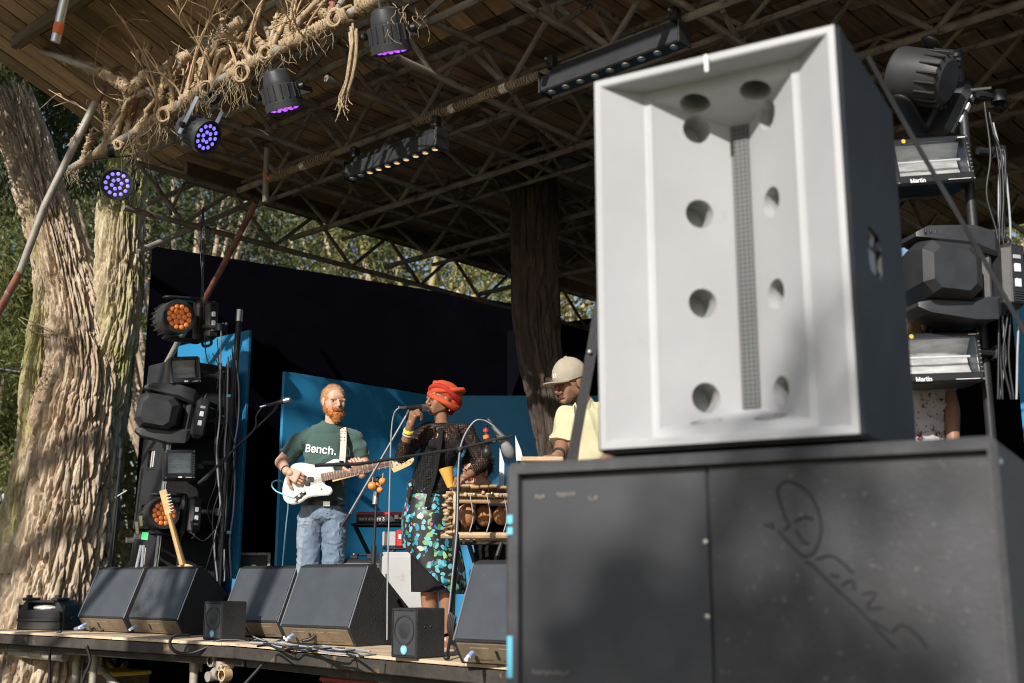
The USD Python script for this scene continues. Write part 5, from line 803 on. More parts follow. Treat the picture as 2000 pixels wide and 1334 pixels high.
# pale blade shapes and a low wooden table
for i, (pts, l) in enumerate(((((1006, 850), (1008, 900), (1022, 900), (1018, 880)), 'pale pointed blade right of the foam microphone'), (((976, 874), (974, 960), (984, 960), (985, 905)), 'pale pointed blade behind the balafon player'))):
    q = [P(x, y, 7.6) for x, y in pts]; o = q[1].copy(); t = thing('pale_blade', l, 'blade ornament', A_(o[0], o[1], Zs)); 
    put(t, 'blade', hull_ if False else trimesh.convex.convex_hull(np.array([x + A_(0, dy, 0) for x in q for dy in (-.008, .008)])), bladem, world=True); put(t, 'stem', rod((.01, 0, .0), (.01, 0, o[2] - Zs), .012, 8), black)
wt = thing('wooden_table', 'small pale wooden table top by the hand of the man in the cap', 'table', A_(*P(1060, 1200, 5.9)[:2], Zs)); z = P(1060, 899, 5.9)[2] - Zs
put(wt, 'top', rbox((0, .08, z), (.22, .3, .025), .005), bamboo)
for x in (-.09, .09):
    for y in (-.04, .2): put(wt, 'leg', rod((x, y, 0), (x, y, z - .01), .013, 8), bamboo)
# ------------------------------------------------------------------ balafon
DB = 6.72; bx = unit(A_(1, .03, 0)); bal = thing('balafon', 'wooden balafon with tied keys, gourds and a pale frame in front of the singer', 'balafon', frame(P(884, 1046, DB), x=bx, z=(0, 0, 1))); hb_ = (P(868, 955, DB) - P(868, 1046, DB))[2]
for k in range(17): x = .02 + k * .055; put(bal, 'key', rbox((x, .15 + .006 * math.sin(k * 3), hb_ + .010 + .004 * math.sin(k * 2.1)), (.052, .46 - k * .008, .018), .006), keywood)
for y, z in ((-.01, hb_ - .028), (.34, hb_ - .028)): put(bal, 'key_rail', tube(spline([(-.04, y, z), (.45, y, z - .012), (1.0, y, z)], 8), .015, 8), bamboo)
for y in (-.02, .36): put(bal, 'bottom_rail', tube([(-.07, y, .0), (1.0, y, .0)], .02, 8), bamboo)
put(bal, 'side_rail', tube([(-.03, -.02, hb_ - .075), (1.0, -.02, hb_ - .08)], .012, 8), keywood)
for x in (.015, .98):
    for y in (-.02, .36): put(bal, 'frame_post', tube([(x, y, 0), (x, y, hb_ - .03)], .015, 8), bamboo)
for k in range(4): put(bal, 'end_post', tube(spline([(-.02 + .01 * (k % 2), -.01 + .09 * k, -.01), (-.025, -.01 + .09 * k, .13), (-.01, -.01 + .09 * k, hb_ - .03)], 5), .011, 8), keywood)
for k in range(8): put(bal, 'gourd', wrinkle(ell((.085 + .105 * k, .12 + .05 * (k % 2), .125), (.054, .056, .070 - .006 * (k % 3)), 3), .004, 18, k), gourdm, smooth=True)
for k in range(20):
    x = -.03 + .052 * k; put(bal, 'cord_knot', ell((x, -.03, hb_ - .03 + .008 * math.sin(k * 1.9)), (.012, .010, .013), 1), brass if k % 2 else bamboo)
for k in range(15): put(bal, 'end_knot', wrinkle(ell((-.03 + .014 * math.sin(k * 2.3), -.038 + .01 * math.cos(k * 3.1), .0 + .0175 * k), (.017 + .007 * math.sin(k * 1.7) ** 2, .015, .011), 2), .006, 60, k), (bamboo, keywood)[k % 3 == 2], smooth=True)
for k in range(9): put(bal, 'cord', tube(spline([(.10 + .1 * k, -.03, hb_ - .03), (.12 + .1 * k, -.035, .11), (.10 + .1 * k, -.035, .02)], 5), .0035, 5), greycable, smooth=True)
bs_ = thing('balafon_stand', 'dark folding stand under the balafon', 'instrument stand', frame(A_(*P(868, 1046, DB)[:2], Zs), x=bx, z=(0, 0, 1))); hz_ = P(868, 1046, DB)[2] - Zs - .025
for x in (.12, .85):
    for s in (-1, 1): put(bs_, 'leg', rod((x - .10 * s + .12, .22 - .02 * s, .01), (x + .10 * s + .12, .22 - .02 * s, hz_ - .01), .014, 8), black)
    put(bs_, 'crossbar', rbox((x + .12, .22, hz_ - .012), (.3, .04, .022), .005), black)
# ------------------------------------------------------------------ cables on the stage edge
def floor(pts, label, r=.011, m=rubber, grp=None):
    q = []
    for a in pts: p = PZ(a[0], a[1], .012 if len(a) < 3 else a[2]); q.append(p)
    return top('cable', tube(spline(q, 7), r, 7), m, label, 'cable', grp, smooth=True)
FC = [([P(x, y, 8.95) for x, y in ((120, 1232), (108, 1242), (98, 1270), (96, 1345))], 'black cable hanging straight down from the stage edge by the blinder light'),
      ([P(x, y, 9.12) for x, y in ((285, 1232), (240, 1226), (205, 1228), (185, 1245), (165, 1285), (158, 1345))], 'thick black cable curling over the edge between the first two wedge monitors'),
      ([P(x, y, 8.55) for x, y in ((168, 1260), (176, 1290), (166, 1318), (155, 1348))], 'thin cable hanging beside the second scaffold standard'),
      ([P(x, y, 7.75) for x, y in ((372, 1240), (340, 1242), (332, 1258), (345, 1274), (372, 1276), (400, 1266), (425, 1252), (455, 1250), (500, 1254))], 'black cable looping out over the edge under the left cube loudspeaker'),
      ([P(x, y, 7.4) for x, y in ((575, 1262), (545, 1272), (520, 1290), (500, 1312), (470, 1345))], 'black cable running diagonally down over the stage edge')]
for q, l in FC: top('cable', tube(spline(q, 8), .011, 8), rubber, l, 'cable', smooth=True)
top('cable', tube(spline([P(x, y, 7.3) for x, y in ((590, 1252), (610, 1246), (632, 1222), (650, 1206), (664, 1204), (676, 1216), (676, 1240), (664, 1258), (640, 1264), (600, 1262))], 8), .012, 8), rubber, 'cable standing in a tall loop before the guitarist\'s wedge monitor', 'cable', smooth=True)
top('cable', tube(spline([P(x, y, 7.25) for x, y in ((665, 1204), (678, 1222), (690, 1250), (705, 1264), (740, 1272))], 8), .009, 8), rubber, 'thinner cable leaving the tall loop to the right', 'cable', smooth=True)
g = np.random.RandomState(21)
for k in range(6):
    a, b = 478 + g.rand() * 30, 640 + g.rand() * 115; xs = np.linspace(a, b, 9); ys = 1248 + (xs - 480) * .105 + g.randn(9) * 3.2 + 1.8 * k
    floor(list(zip(xs, ys)), ('cable of a loose tangle along the stage edge, number %s counted from the back' % ('one', 'two', 'three', 'four', 'five', 'six')[k]), .0055 + .0015 * (k % 2), (rubber, greycable, rubber)[k % 3], 'tangled cables along the stage edge')
floor([(484, 1222), (492, 1240), (510, 1250), (540, 1256)], 'grey cable curling down at the foot of the third wedge monitor', .006, greycable)
for k in range(4): top('cable', tube(spline([P(x + 3 * k, y + 3 * k, 6.05 - .03 * k) for x, y in ((880, 1195), (876, 1225), (884, 1250), (905, 1272), (940, 1284), (985, 1288))], 7), .009, 7), rubber, ('first', 'second', 'third', 'fourth')[k] + ' cable from the top in the bundle sweeping from the boom stand to the subwoofer', 'cable', 'cables from the boom stand', smooth=True)
for i, (x, y) in enumerate(((572, 1242), (583, 1240), (908, 1263), (160, 1225))):
    p = PZ(x, y, .03); cn = thing('loose_connector', ('pale blue loudspeaker connector, left one of the pair by the guitarist\'s wedge monitor', 'pale blue loudspeaker connector, right one of the pair by the guitarist\'s wedge monitor', 'pale blue connector in the cable bundle at the big subwoofer', 'pale blue connector by the leftmost wedge monitor')[i], 'connector', p)
    put(cn, 'shell', rod((-.03, 0, -.008), (.03, -.02, .01), .017, 12), bluecon); put(cn, 'sleeve', rod((-.06, .01, -.014), (-.03, 0, -.008), .014, 12), palecon)
#==PEOPLE==
# ------------------------------------------------------------------ people
def hand(w, d, n, side, curl=(.5, .6, .5), s=1., thumb=(.5, .8, .3)):
    """w wrist, d towards the knuckles, n the way the palm faces, side = +1/-1 thumb side"""
    d = unit(d); n = unit(n - d * np.dot(n, d)); t = np.cross(d, n) * side; B = [bone(w, .026 * s, w + d * .03 * s, (.028 * s)), m3.Manifold.hull_points(np.vstack([_ico * .014 * s + (w + d * a * s + t * b * s) for a, b in ((.02, .02), (.02, -.02), (.092, .034), (.088, -.032))]))]
    for k in range(4):
        p = w + d * .088 * s + t * (.031 - .021 * k) * s; L = (.041, .045, .042, .033)[k] * s; ang = 0; r = .0095 * s
        for j in range(3):
            ang += curl[j] * (1 + .06 * k); e = p + (d * math.cos(ang) + n * math.sin(ang)) * L * (1, .68, .55)[j]; B.append(bone(p, r, e, r * .9)); p = e; r *= .9
    p = w + d * .028 * s + t * .026 * s
    for L, f in ((.045, 0), (.034, .4), (.027, .7)): 
        q = unit(d * (thumb[0] + f * .5) + t * thumb[1] * (1 - f * .8) + n * (thumb[2] + f * .4)); e = p + q * L * s; B.append(bone(p, .0125 * s, e, .0105 * s)); p = e
    return B
def head_parts(M, s=1., nose=1., jaw=1.):
    """head frame: x left-right, y forward, z up, chin at z 0, crown at .23"""
    def b(a, ra, c=None, rc=None): return bone(A_(*a), ra, None if c is None else A_(*c), rc)
    H = [b((0, -.012, .138), (.076, .093, .092)), b((0, .02, .10), (.066, .062, .07), (0, .035, .045), (.05 * jaw, .045, .035)), b((0, .055, .022), (.027, .022, .02), (0, .03, .05), (.052 * jaw, .04, .03)),
         b((-.036, .060, .078), (.022, .020, .024), (.036, .060, .078), (.022, .020, .024)), b((-.045, .074, .122), (.016, .012, .010), (.045, .074, .122), (.016, .012, .010)), b((0, .07, .14), (.05, .02, .03)),
         b((0, .086, .112), .009, (0, .107 * nose, .078), .0115), b((-.015, .088, .071), .010, (.015, .088, .071), .010), b((0, .107 * nose, .078), .011, (0, .09, .066), .010),
         b((-.023, .078, .045), (.008, .010, .012), (.023, .078, .045), (.008, .010, .012)), b((0, .072, .02), (.018, .016, .014))]
    for q in (-1, 1): H.append(b((q * .074, -.008, .112), (.010, .020, .026), (q * .072, -.004, .085), (.008, .012, .012)))
    H.append(m3.Manifold.hull_points(np.vstack([_ico * r_ + A_(*c_) for q in (-1, 1) for c_, r_ in (((q * .040, .056, .080), .024), ((q * .012, .060, .022), .020), ((q * .050, .004, .052), .018), ((q * .046, .060, .120), .016))])))
    m = add(H)
    for q in (-1, 1): m = m - man(ell((q * .033, .093, .106), (.0165, .017, .0085), 2))
    m = m.refine_to_length(.007); t = tri(m); trimesh.smoothing.filter_taubin(t, lamb=.5, nu=.51, iterations=9); t.apply_scale(s); return man(xf(t, M))
def face_details(t, M, lip, brow, s=1., closed=False, skin=None):
    Sx = M @ np.diag([s, s, s, 1])
    for q in (-1, 1):
        if closed: put(t, 'eyelid', xf(ell((q * .033, .0715, .104), (.014, .011, .009), 2), Sx), skin, world=True, smooth=True); put(t, 'eyelash', xf(tube(spline([(q * .020, .081, .099), (q * .033, .083, .097), (q * .046, .076, .099)], 4), .0016, 5), Sx), iris, world=True, smooth=True)
        else:
            ey_ = put(t, 'eye', xf(ell((q * .033, .0685, .1055), (.0115, .0100, .0060), 2), Sx), eyew, world=True, smooth=True); put(ey_, 'iris', xf(ell((q * .033 + .001, .0778, .1055), (.0056, .0025, .0054), 2), Sx), iris, world=True, smooth=True)
        if brow is not None: put(t, 'eyebrow', xf(tube(spline([(q * .016, .0845, .121), (q * .034, .0835, .126), (q * .052, .072, .122)], 4), [.003, .0036, .0036, .0036, .0036, .0036, .0032, .003, .0018], 6), Sx), brow, world=True, smooth=True)
    put(t, 'upper_lip', xf(tri(bone(A_(-.019, .084, .048), (.006, .006, .0042), A_(.019, .084, .048), (.006, .006, .0042)) + bone(A_(0, .088, .049), (.010, .006, .005))), Sx), lip, world=True, smooth=True); put(t, 'lower_lip', xf(tri(bone(A_(-.015, .083, .040), (.007, .007, .005), A_(.015, .083, .040), (.007, .007, .005))), Sx), lip, world=True, smooth=True)
def union_body(parts, hnds, hd, L=.014):
    b = soft(parts, L, 10); hh = []
    for h in hnds: hh.append(man(soft(h, .0045, 4)))
    return tri(add([b] + hh + ([hd] if hd is not None else [])))
def cloth(bones, L=.014, cuts=(), amp=.005, sc=14, seed=0, it=12, st=(1, 1, 1)):
    m = man(soft(bones, L, it))
    for c, n in cuts: m = m.trim_by_plane(tuple(unit(n)), float(np.dot(unit(n), c)))
    m = tri(m.refine_to_length(L)); return crease(wrinkle(m, amp * .7, sc, seed, st), amp * 1.9, sc * .9, seed + 2, st)
def foot(a, fw, r=.05): return [bone(a, (.04, .04, .05), a + A_(0, 0, -.03), (.045, .05, .035)), bone(a + A_(0, 0, -.045), (.04, .05, .03), a + unit(fw) * .16 + A_(0, 0, -.055), (.045, .035, .022))]
def on_surface(text, h, o, xd, yd, dirn, surf, off=.003):
    m = meshkit.text_mesh(text, h, .002, True); m = m.subdivide_to_size(.008) if hasattr(m, 'subdivide_to_size') else m
    xd, yd, dirn = unit(xd), unit(yd), unit(dirn); V = o + m.vertices[:, :1] * xd + m.vertices[:, 1:2] * yd
    loc, ri, _ = surf.ray.intersects_location(V - dirn * 1.5, np.tile(dirn, (len(V), 1)), multiple_hits=False); dist = np.full(len(V), np.nan); dist[ri] = np.einsum('ij,j->i', loc - (V - dirn * 1.5)[ri], dirn)
    dist[np.isnan(dist)] = np.nanmedian(dist); m.vertices = (V - dirn * 1.5) + dirn * (dist - off - m.vertices[:, 2])[:, None]; return m
def fuzz(m, n, L, W, seed, down=.4):
    p, fi = trimesh.sample.sample_surface(m, n, seed=seed); N_ = m.face_normals[fi]; g_ = np.random.RandomState(seed); d = N_ * .55 + g_.randn(n, 3) * .35 + A_(0, 0, -down); d /= np.linalg.norm(d, axis=1)[:, None]; b = np.cross(d, g_.randn(n, 3)); b /= np.linalg.norm(b, axis=1)[:, None]; l = L * (.5 + g_.rand(n))[:, None]
    return trimesh.Trimesh(np.stack([p - b * W, p + b * W, p + d * l], 1).reshape(-1, 3), np.arange(3 * n).reshape(-1, 3), process=False)
# ---- guitarist
DM = 8.2; J = lambda x, y, d=0.: P(x, y, DM + d)
pm = thing('person', 'bearded man in a green printed t-shirt and washed jeans playing a white guitar', 'person', A_(*J(628, 1240)[:2], Zs))
HM = frame(J(649, 815, -.015), y=A_(.52, -.85, -.05), z=A_(.04, -.02, 1))
sR, sL, eR, eL, wR, wL = J(589, 861), J(692, 860), J(549, 903, -.02), J(711, 906, -.0), J(560, 920, -.262), J(707, 927, -.20)
hpR, hpL, kR, kL, aR, aL = J(607, 1012), J(653, 1012), J(601, 1115, -.02), J(650, 1115, .0), J(600, 1226), J(656, 1226)
torso = [bone(J(640, 862), (.165, .105, .11), J(634, 930), (.145, .105, .09)), bone(J(634, 930), (.145, .105, .09), J(630, 990), (.155, .11, .08)), bone(J(648, 838), .058, J(652, 800, -.02), .056), bone(sR, .058, J(642, 848), (.09, .08, .05)), bone(sL, .058, J(642, 848), (.09, .08, .05))]
hR = hand(wR, A_(.75, -.06, -.42), A_(.15, .98, -.1), -1, (.35, .6, .5)); hL = hand(wL, A_(-.25, -.35, .60), A_(-.5, .6, .4), 1, (.7, .9, .7))
body = union_body(torso + chain([(sR, .058), (eR, .045), (wR, .030)]) + chain([(sL, .058), (eL, .045), (wL, .030)]) + chain([(hpR, .09), (kR, .062), (aR, .042)]) + chain([(hpL, .09), (kL, .062), (aL, .042)]) + foot(aR, A_(-.2, -1, 0)) + foot(aL, A_(.1, -1, 0)), [hR, hL], head_parts(HM, 1.04))
put(pm, 'body', body, skinA, world=True, smooth=True); HM = HM @ np.diag([1.04, 1.04, 1.04, 1]); face_details(pm, HM, lipm, gingerhair)
hair = man(ell((0, -.020, .139), (.0795, .096, .0955), 4)) - man(ell((0, .118, .118), (.078, .090, .090), 3)) - man(box((0, .02, .0), (.3, .13, .22))) - man(box((0, 0, -.03), (.3, .4, .18)))
hair = tri(hair.refine_to_length(.006)); hw_ = wrinkle(xf(hair, HM), .004, 70); hp_ = put(pm, 'hair', hw_, gingerhair, world=True, smooth=True); put(hp_, 'hair_strands', fuzz(hw_, 4000, .009, .0010, 1, -.1), gingerhair, world=True, smooth=False, kind='stuff')
beard = add([bone(A_(-.058, .01, .062), (.014, .025, .03), A_(-.032, .062, .022), (.026, .022, .024)), bone(A_(.058, .01, .062), (.014, .025, .03), A_(.032, .062, .022), (.026, .022, .024)), bone(A_(-.032, .062, .022), (.026, .022, .026), A_(.032, .062, .022), (.026, .022, .026)), bone(A_(0, .07, .015), (.034, .026, .022), A_(0, .07, -.022), (.026, .02, .018)), bone(A_(-.030, .084, .054), .0075, A_(0, .095, .059), .008), bone(A_(.030, .084, .054), .0075, A_(0, .095, .059), .008), bone(A_(-.032, .08, .05), .009, A_(-.036, .07, .02), .014), bone(A_(.032, .08, .05), .009, A_(.036, .07, .02), .014)])
bw_ = wrinkle(xf(soft([beard], .007, 2), HM), .005, 80); bp_ = put(pm, 'beard', bw_, gingerbeard, world=True, smooth=True); put(bp_, 'beard_strands', fuzz(bw_, 4000, .012, .0010, 2, .8), gingerbeard, world=True, smooth=False, kind='stuff')
put(pm, 'lip', xf(tri(bone(A_(-.016, .092, .045), (.008, .007, .0055), A_(.016, .092, .045), (.008, .007, .0055))), HM), lipm, world=True, smooth=True)
sl_ = lambda s, e, f: s + (e - s) * f
shirt = cloth([bone(J(640, 864), (.170, .118, .115), J(634, 930), (.150, .116, .095)), bone(J(634, 930), (.150, .116, .095), J(630, 990), (.160, .122, .085)), bone(J(640, 848), (.14, .105, .085), J(646, 830), (.082, .078, .035))] + [bone(s, .069, J(642, 848), (.105, .095, .070)) for s in (sR, sL)] + chain([(sR, .067), (sl_(sR, eR, .95), .067)]) + chain([(sL, .067), (sl_(sL, eL, .9), .066)]),
    .012, [(J(630, 984), A_(.04, 0, 1)), (sl_(sR, eR, .70), sR - eR), (sl_(sL, eL, .72), sL - eL)] if False else [(J(630, 984), A_(.04, 0, 1))], .009, 9, 3, st=(1, 1, .7))
shirt_m = man(shirt) - m3.Manifold.hull_points(np.vstack([_ico * .066 + J(650, 812, -.05), _ico * .062 + J(647, 822, .0)]))
for s, e, f in ((sR, eR, .72), (sL, eL, .74)):
    d = unit(e - s); shirt_m = shirt_m - man(lathe([(0, 0), (.13, 0), (.13, .16), (0, .16)], 20, frame(sl_(s, e, f), z=d, x=(0, 1, .1))))
shirt = tri(shirt_m); ts_ = put(pm, 't_shirt', shirt, tee, world=True, smooth=40)
put(ts_, 'shirt_print', on_surface('Bench.', .054, J(597, 884) , J(672, 893) - J(597, 884), A_(.08, 0, 1), A_(0, 1, 0), trimesh.Trimesh(shirt.vertices, shirt.faces)), whitemark, world=True, smooth=False)
th_ = np.linspace(0, 2 * math.pi, 30); put(pm, 'neck_rib', tube(np.array([J(648, 834, .0) + A_(.083 * math.cos(t), .078 * math.sin(t), .030 * math.sin(t) + .006 * math.cos(t)) for t in th_]), .0075, 8, False), tee, world=True, smooth=True)
put(pm, 'jeans', cloth([bone(J(630, 985), (.156, .118, .05), J(630, 1006), (.158, .12, .08))] + chain([(hpR, .096), (kR, .077), (aR + A_(0, 0, -.03), .068)]) + chain([(hpL, .096), (kL, .077), (aL + A_(0, 0, -.03), .068)]), .012, [(J(630, 974), A_(0, 0, -1))], .0045, 16, 8, 9, st=(.8, .8, 1.2)), denim, world=True, smooth=40)
be_ = put(pm, 'belt', lathe([(.150, -.018), (.166, -.016), (.166, .016), (.150, .018), (.150, -.018)], 40, frame(J(630, 984), x=(1, 0, 0), y=(0, 1, 0)) @ np.diag([1, .76, 1, 1])), leather, world=True); put(be_, 'belt_buckle', rbox(J(638, 984, -.128), (.055, .01, .04), .004), chrome, world=True)
for a, fw in ((aR, A_(-.2, -1, 0)), (aL, A_(.1, -1, 0))): put(pm, 'shoe', soft([bone(a + A_(0, 0, -.05), (.05, .06, .034), a + unit(fw) * .17 + A_(0, 0, -.06), (.052, .045, .026))], .014, 4), leather, world=True, smooth=True)
put(pm, 'wrist_band', lathe([(.031, -.008), (.036, -.007), (.036, .007), (.031, .008), (.031, -.008)], 24, frame(sl_(eR, wR, .93), z=wR - eR, x=(0, 0, 1))), leather, world=True)
# ---- white guitar
gy = 7.99; G = lambda x, y, d=0.: P(500 + x / 2.963, 700 + y / 2.963, gy + d)
gt = thing('electric_guitar', 'white electric bass guitar with a rosewood fretboard held by the bearded man', 'guitar', G(300, 720))
ol = [(490, 590), (470, 583), (448, 586), (412, 604), (372, 620), (320, 614), (270, 605), (222, 612), (195, 640), (170, 695), (156, 760), (163, 815), (196, 842), (250, 840), (310, 806), (370, 797), (424, 792), (443, 770), (434, 746), (408, 735), (398, 722), (405, 706), (440, 700), (470, 690), (474, 664), (455, 650), (448, 630), (462, 612), (488, 604)]
oc = spline(ol + ol[:1], 5)[:-1]; W = np.array([G(x, y) for x, y in oc]); MG = frame(G(300, 720), x=(1, 0, 0), y=(0, 0, 1)); loc = W - G(300, 720)
pg_ = Polygon(np.c_[loc[:, 0], loc[:, 2]]).buffer(0)
gb = cat_([prism(pg_.buffer(-.006), .040, MG), ]); lay = add([prism(pg_.buffer(-b), t, MG @ trimesh.transformations.translation_matrix((0, 0, -z))) for b, t, z in ((.008, .044, .022), (.004, .038, .019), (0, .030, .015))])
put(gt, 'body', lay, whitelac, world=True)
def strip(name, a, b, wa, wb, t, m, y): 
    a, b = G(*a, y), G(*b, y); d = unit(b - a); e = np.cross(d, A_(0, -1, 0)); pts = [a + e * wa + A_(0, q, 0) for q in (-t, t)] + [a - e * wa + A_(0, q, 0) for q in (-t, t)] + [b + e * wb + A_(0, q, 0) for q in (-t, t)] + [b - e * wb + A_(0, q, 0) for q in (-t, t)]
    return put(gt, name, trimesh.convex.convex_hull(np.array(pts)), m, world=True)
strip('neck', (440, 692), (785, 607), .028, .021, .010, maple, -.012); strip('fretboard', (378, 690), (782, 608), .0275, .021, .004, rosewood, -.0262)
for k in range(18):
    f = 1 - 2 ** (-k / 9.5); a, b = np.array([782., 608]), np.array([378., 690]); c = a + (b - a) * min(f * 1.34, .99); strip('fret', tuple(c), tuple(c + A_(2.2, -.45)), .0265, .0265, .0008, bright, -.0312)
for k in (3, 5, 7, 9, 12): f = (1 - 2 ** (-(k - .5) / 9.5)) * 1.34; c = A_(782, 608) + (A_(378, 690) - A_(782, 608)) * f; put(gt, 'inlay_dot', disc(.004, .001, frame(G(c[0], c[1], -.0303), z=(0, -1, 0), x=(1, 0, 0)), 12), pearl, world=True)
for k in range(4): a, b = G(285, 708 - 9 + 7 * k + 6, -.040), G(784, 600 + 4.2 * k, -.034); put(gt, 'string', rod(a, b, .0011, 5), chrome, world=True)
hs_ = [(782, 588), (800, 600), (850, 596), (892, 585), (912, 575), (918, 590), (905, 612), (880, 625), (850, 640), (800, 662), (785, 640)]
gh_ = put(gt, 'headstock', trimesh.util.concatenate([prism(Polygon([((G(x, y) - G(785, 610))[0], (G(x, y) - G(785, 610))[2]) for x, y in hs_]), .016, frame(G(785, 610, -.004), x=(1, 0, 0), y=(0, 0, 1)))]), maple, world=True)
for k in range(4): p = G(812 + 26 * k, 612 - 6 * k, -.03); put(gh_, 'tuning_post', rod(p, p + A_(0, .02, 0), .005, 10), chrome, world=True); put(gh_, 'tuning_key', rbox(G(806 + 28 * k, 580 - 3.5 * k, -.005), (.022, .008, .018), .003), chrome, world=True)
pk = [(180, 668), (205, 690), (240, 740), (262, 770), (258, 812), (225, 836), (196, 838), (170, 812), (162, 760), (168, 710)]
put(gt, 'pickup', rbox(G(315, 700, -.027), (.042, .016, .034), .004), black, world=True); put(gt, 'pickup', rbox(G(297, 722, -.027), (.036, .016, .034), .004), black, world=True)
put(gt, 'bridge_plate', rbox((0, 0, 0), (.07, .03, .006), .002, frame(G(205, 735, -.024), x=G(230, 800) - G(190, 680), y=(0, -1, 0))), chrome, world=True)
put(gt, 'control_plate', rbox((0, 0, 0), (.085, .006, .032), .002, frame(G(255, 795, -.024), x=G(285, 770) - G(215, 822), y=(0, -1, 0))), black, world=True)
for x, y in ((276, 772), (252, 795), (228, 818)): put(gt, 'control_knob', lathe([(0, 0), (.012, 0), (.010, .016), (0, .016)], 16, frame(G(x, y, -.027), z=(0, -1, 0), x=(1, 0, 0))), chrome, world=True)
put(gt, 'body_mark', disc(.006, .001, frame(G(380, 757, -.0225), z=(0, -1, 0), x=(1, 0, 0)), 12), black, world=True); put(gt, 'strap_button', rod(G(487, 596, -.03), G(487, 596, .01), .007, 10), black, world=True)
rid = [J(500 - 500 + 670, 835, -.02), J(671, 850, -.125), J(670, 880, -.150), J(668, 905, -.155), G(490, 596, -.012)]
def ribbon(pts, w, t, axis): p = spline(pts, 8); Tn = np.gradient(p, axis=0); e = np.array([unit(axis - unit(x) * np.dot(axis, unit(x))) for x in Tn]); nn = np.cross(e, Tn); nn /= np.linalg.norm(nn, axis=1)[:, None]; n = len(p); V = np.vstack([p + e * w + nn * t, p - e * w + nn * t, p - e * w - nn * t, p + e * w - nn * t]); f = [q for i in range(n - 1) for a, b in ((0, 1), (1, 2), (2, 3), (3, 0)) for q in ((a * n + i, b * n + i, b * n + i + 1), (a * n + i, b * n + i + 1, a * n + i + 1))]; return trimesh.Trimesh(V, f, process=False)
put(gt, 'strap', ribbon(rid[:4], .022, .002, A_(1, 0, 0)), strapm, world=True, smooth=True); put(gt, 'strap_end', ribbon([rid[3], (rid[3] + rid[4]) / 2, rid[4]], .020, .003, A_(1, 0, 0)), leather, world=True, smooth=True)
top('guitar_cable', tube(spline([G(222, 808, -.03), G(170, 790, -.02), G(120, 770, .0), G(93, 740, .05), G(100, 714, .12), G(140, 708, .2), G(178, 740, .3), G(186, 850, .34), G(176, 950, .36), G(164, 1080, .36), G(150, 1240, .36), G(140, 1420, .34)], 8), .0055, 6), bluecable, 'pale blue cable curling from the white guitar and hanging down behind the guitarist', 'cable', smooth=True)
# ---- singer
DS = 7.15; J = lambda x, y, d=0.: P(x, y, DS + d)
pf = thing('person', 'woman in a red headwrap, black knit top and floral skirt singing into a microphone', 'person', A_(*J(852, 1262)[:2], Zs))
HF = frame(J(858, 813, -.01), y=A_(-.83, -.55, .06), z=A_(.03, -.02, 1)); fs = .94
sR, sL, eR, eL, wR, wL = J(829, 840), J(910, 842), J(785, 890, -.11), J(943, 905, .02), J(800, 834, -.22), J(913, 930, -.11)
torso = [bone(J(866, 862), (.118, .088, .10), J(848, 915), (.100, .082, .07)), bone(J(848, 915), (.100, .082, .07), J(842, 970), (.138, .112, .09)), bone(J(864, 838), .042, J(859, 800, -.01), .044), bone(sR, .046, J(866, 842), (.07, .065, .05)), bone(sL, .046, J(866, 842), (.07, .065, .05)), bone(J(852, 866, -.075), (.05, .038, .045)), bone(J(888, 866, -.07), (.05, .038, .045))]
hR = hand(wR, A_(.10, -.12, .30), A_(.75, .25, .30), 1, (.9, 1.0, .6), .92, (.7, .5, .5)); hL = hand(wL, A_(-.24, -.30, -.12), A_(.1, .35, -.95), -1, (.35, .55, .4), .92)
kR, kL, aR, aL = J(838, 1128, -.03), J(874, 1130, .0), J(840, 1244), J(872, 1246, .02)
body = union_body(torso + chain([(sR, .046), (eR, .037), (wR, .025)]) + chain([(sL, .046), (eL, .037), (wL, .025)]) + chain([(J(830, 985), .085), (kR, .055), (J(838, 1170), .052), (aR, .034)]) + chain([(J(862, 985), .085), (kL, .055), (J(873, 1170), .052), (aL, .034)]) + foot(aR, A_(-.4, -1, 0)) + foot(aL, A_(.1, -1, 0)), [hR, hL], head_parts(HF, fs, .96, .95))
put(pf, 'body', body, skinB, world=True, smooth=True); face_details(pf, HF, lipd, None, fs, True, skinB)
put(pf, 'camisole', cloth([bone(J(867, 872), (.128, .10, .075), J(848, 915), (.108, .090, .07)), bone(J(848, 915), (.108, .090, .07), J(842, 975), (.147, .121, .09)), bone(J(852, 868, -.078), (.054, .042, .045)), bone(J(888, 868, -.073), (.054, .042, .045))], .012, [(J(866, 852), A_(0, 0, -1)), (J(842, 985), A_(0, 0, 1))], .003, 14), blackc, world=True, smooth=True)
for x in (848, 893): put(pf, 'shoulder_strap', tube(spline([J(x, 856, -.108), J(x + 1, 842, -.09), J(x + 2, 832, -.03), J(x + 3, 834, .05)], 5), .005, 6), blackc, world=True, smooth=True)
kt = man(cloth([bone(J(866, 864), (.135, .107, .105), J(848, 915), (.115, .098, .075)), bone(J(848, 915), (.115, .098, .075), J(843, 960), (.156, .130, .06)), bone(J(866, 846), (.10, .08, .06), J(863, 828), (.055, .052, .022)), bone(J(852, 867, -.080), (.056, .045, .05)), bone(J(888, 867, -.075), (.056, .045, .05))] + [bone(s, .053, J(866, 843), (.085, .075, .058)) for s in (sR, sL)] + chain([(sR, .054), (eR, .047), (wR, .035)]) + chain([(sL, .054), (eL, .047), (wL, .035)]), .013, [(J(843, 966), A_(0, 0, 1))], .004, 12, 5))
for a, b in ((eR, wR), (eL, wL)): kt = kt - man(lathe([(0, -.02), (.08, -.02), (.08, .14), (0, .14)], 18, frame(b - unit(b - a) * (.075 if a is eR else .02), z=b - a, x=(0, 1, .1))))
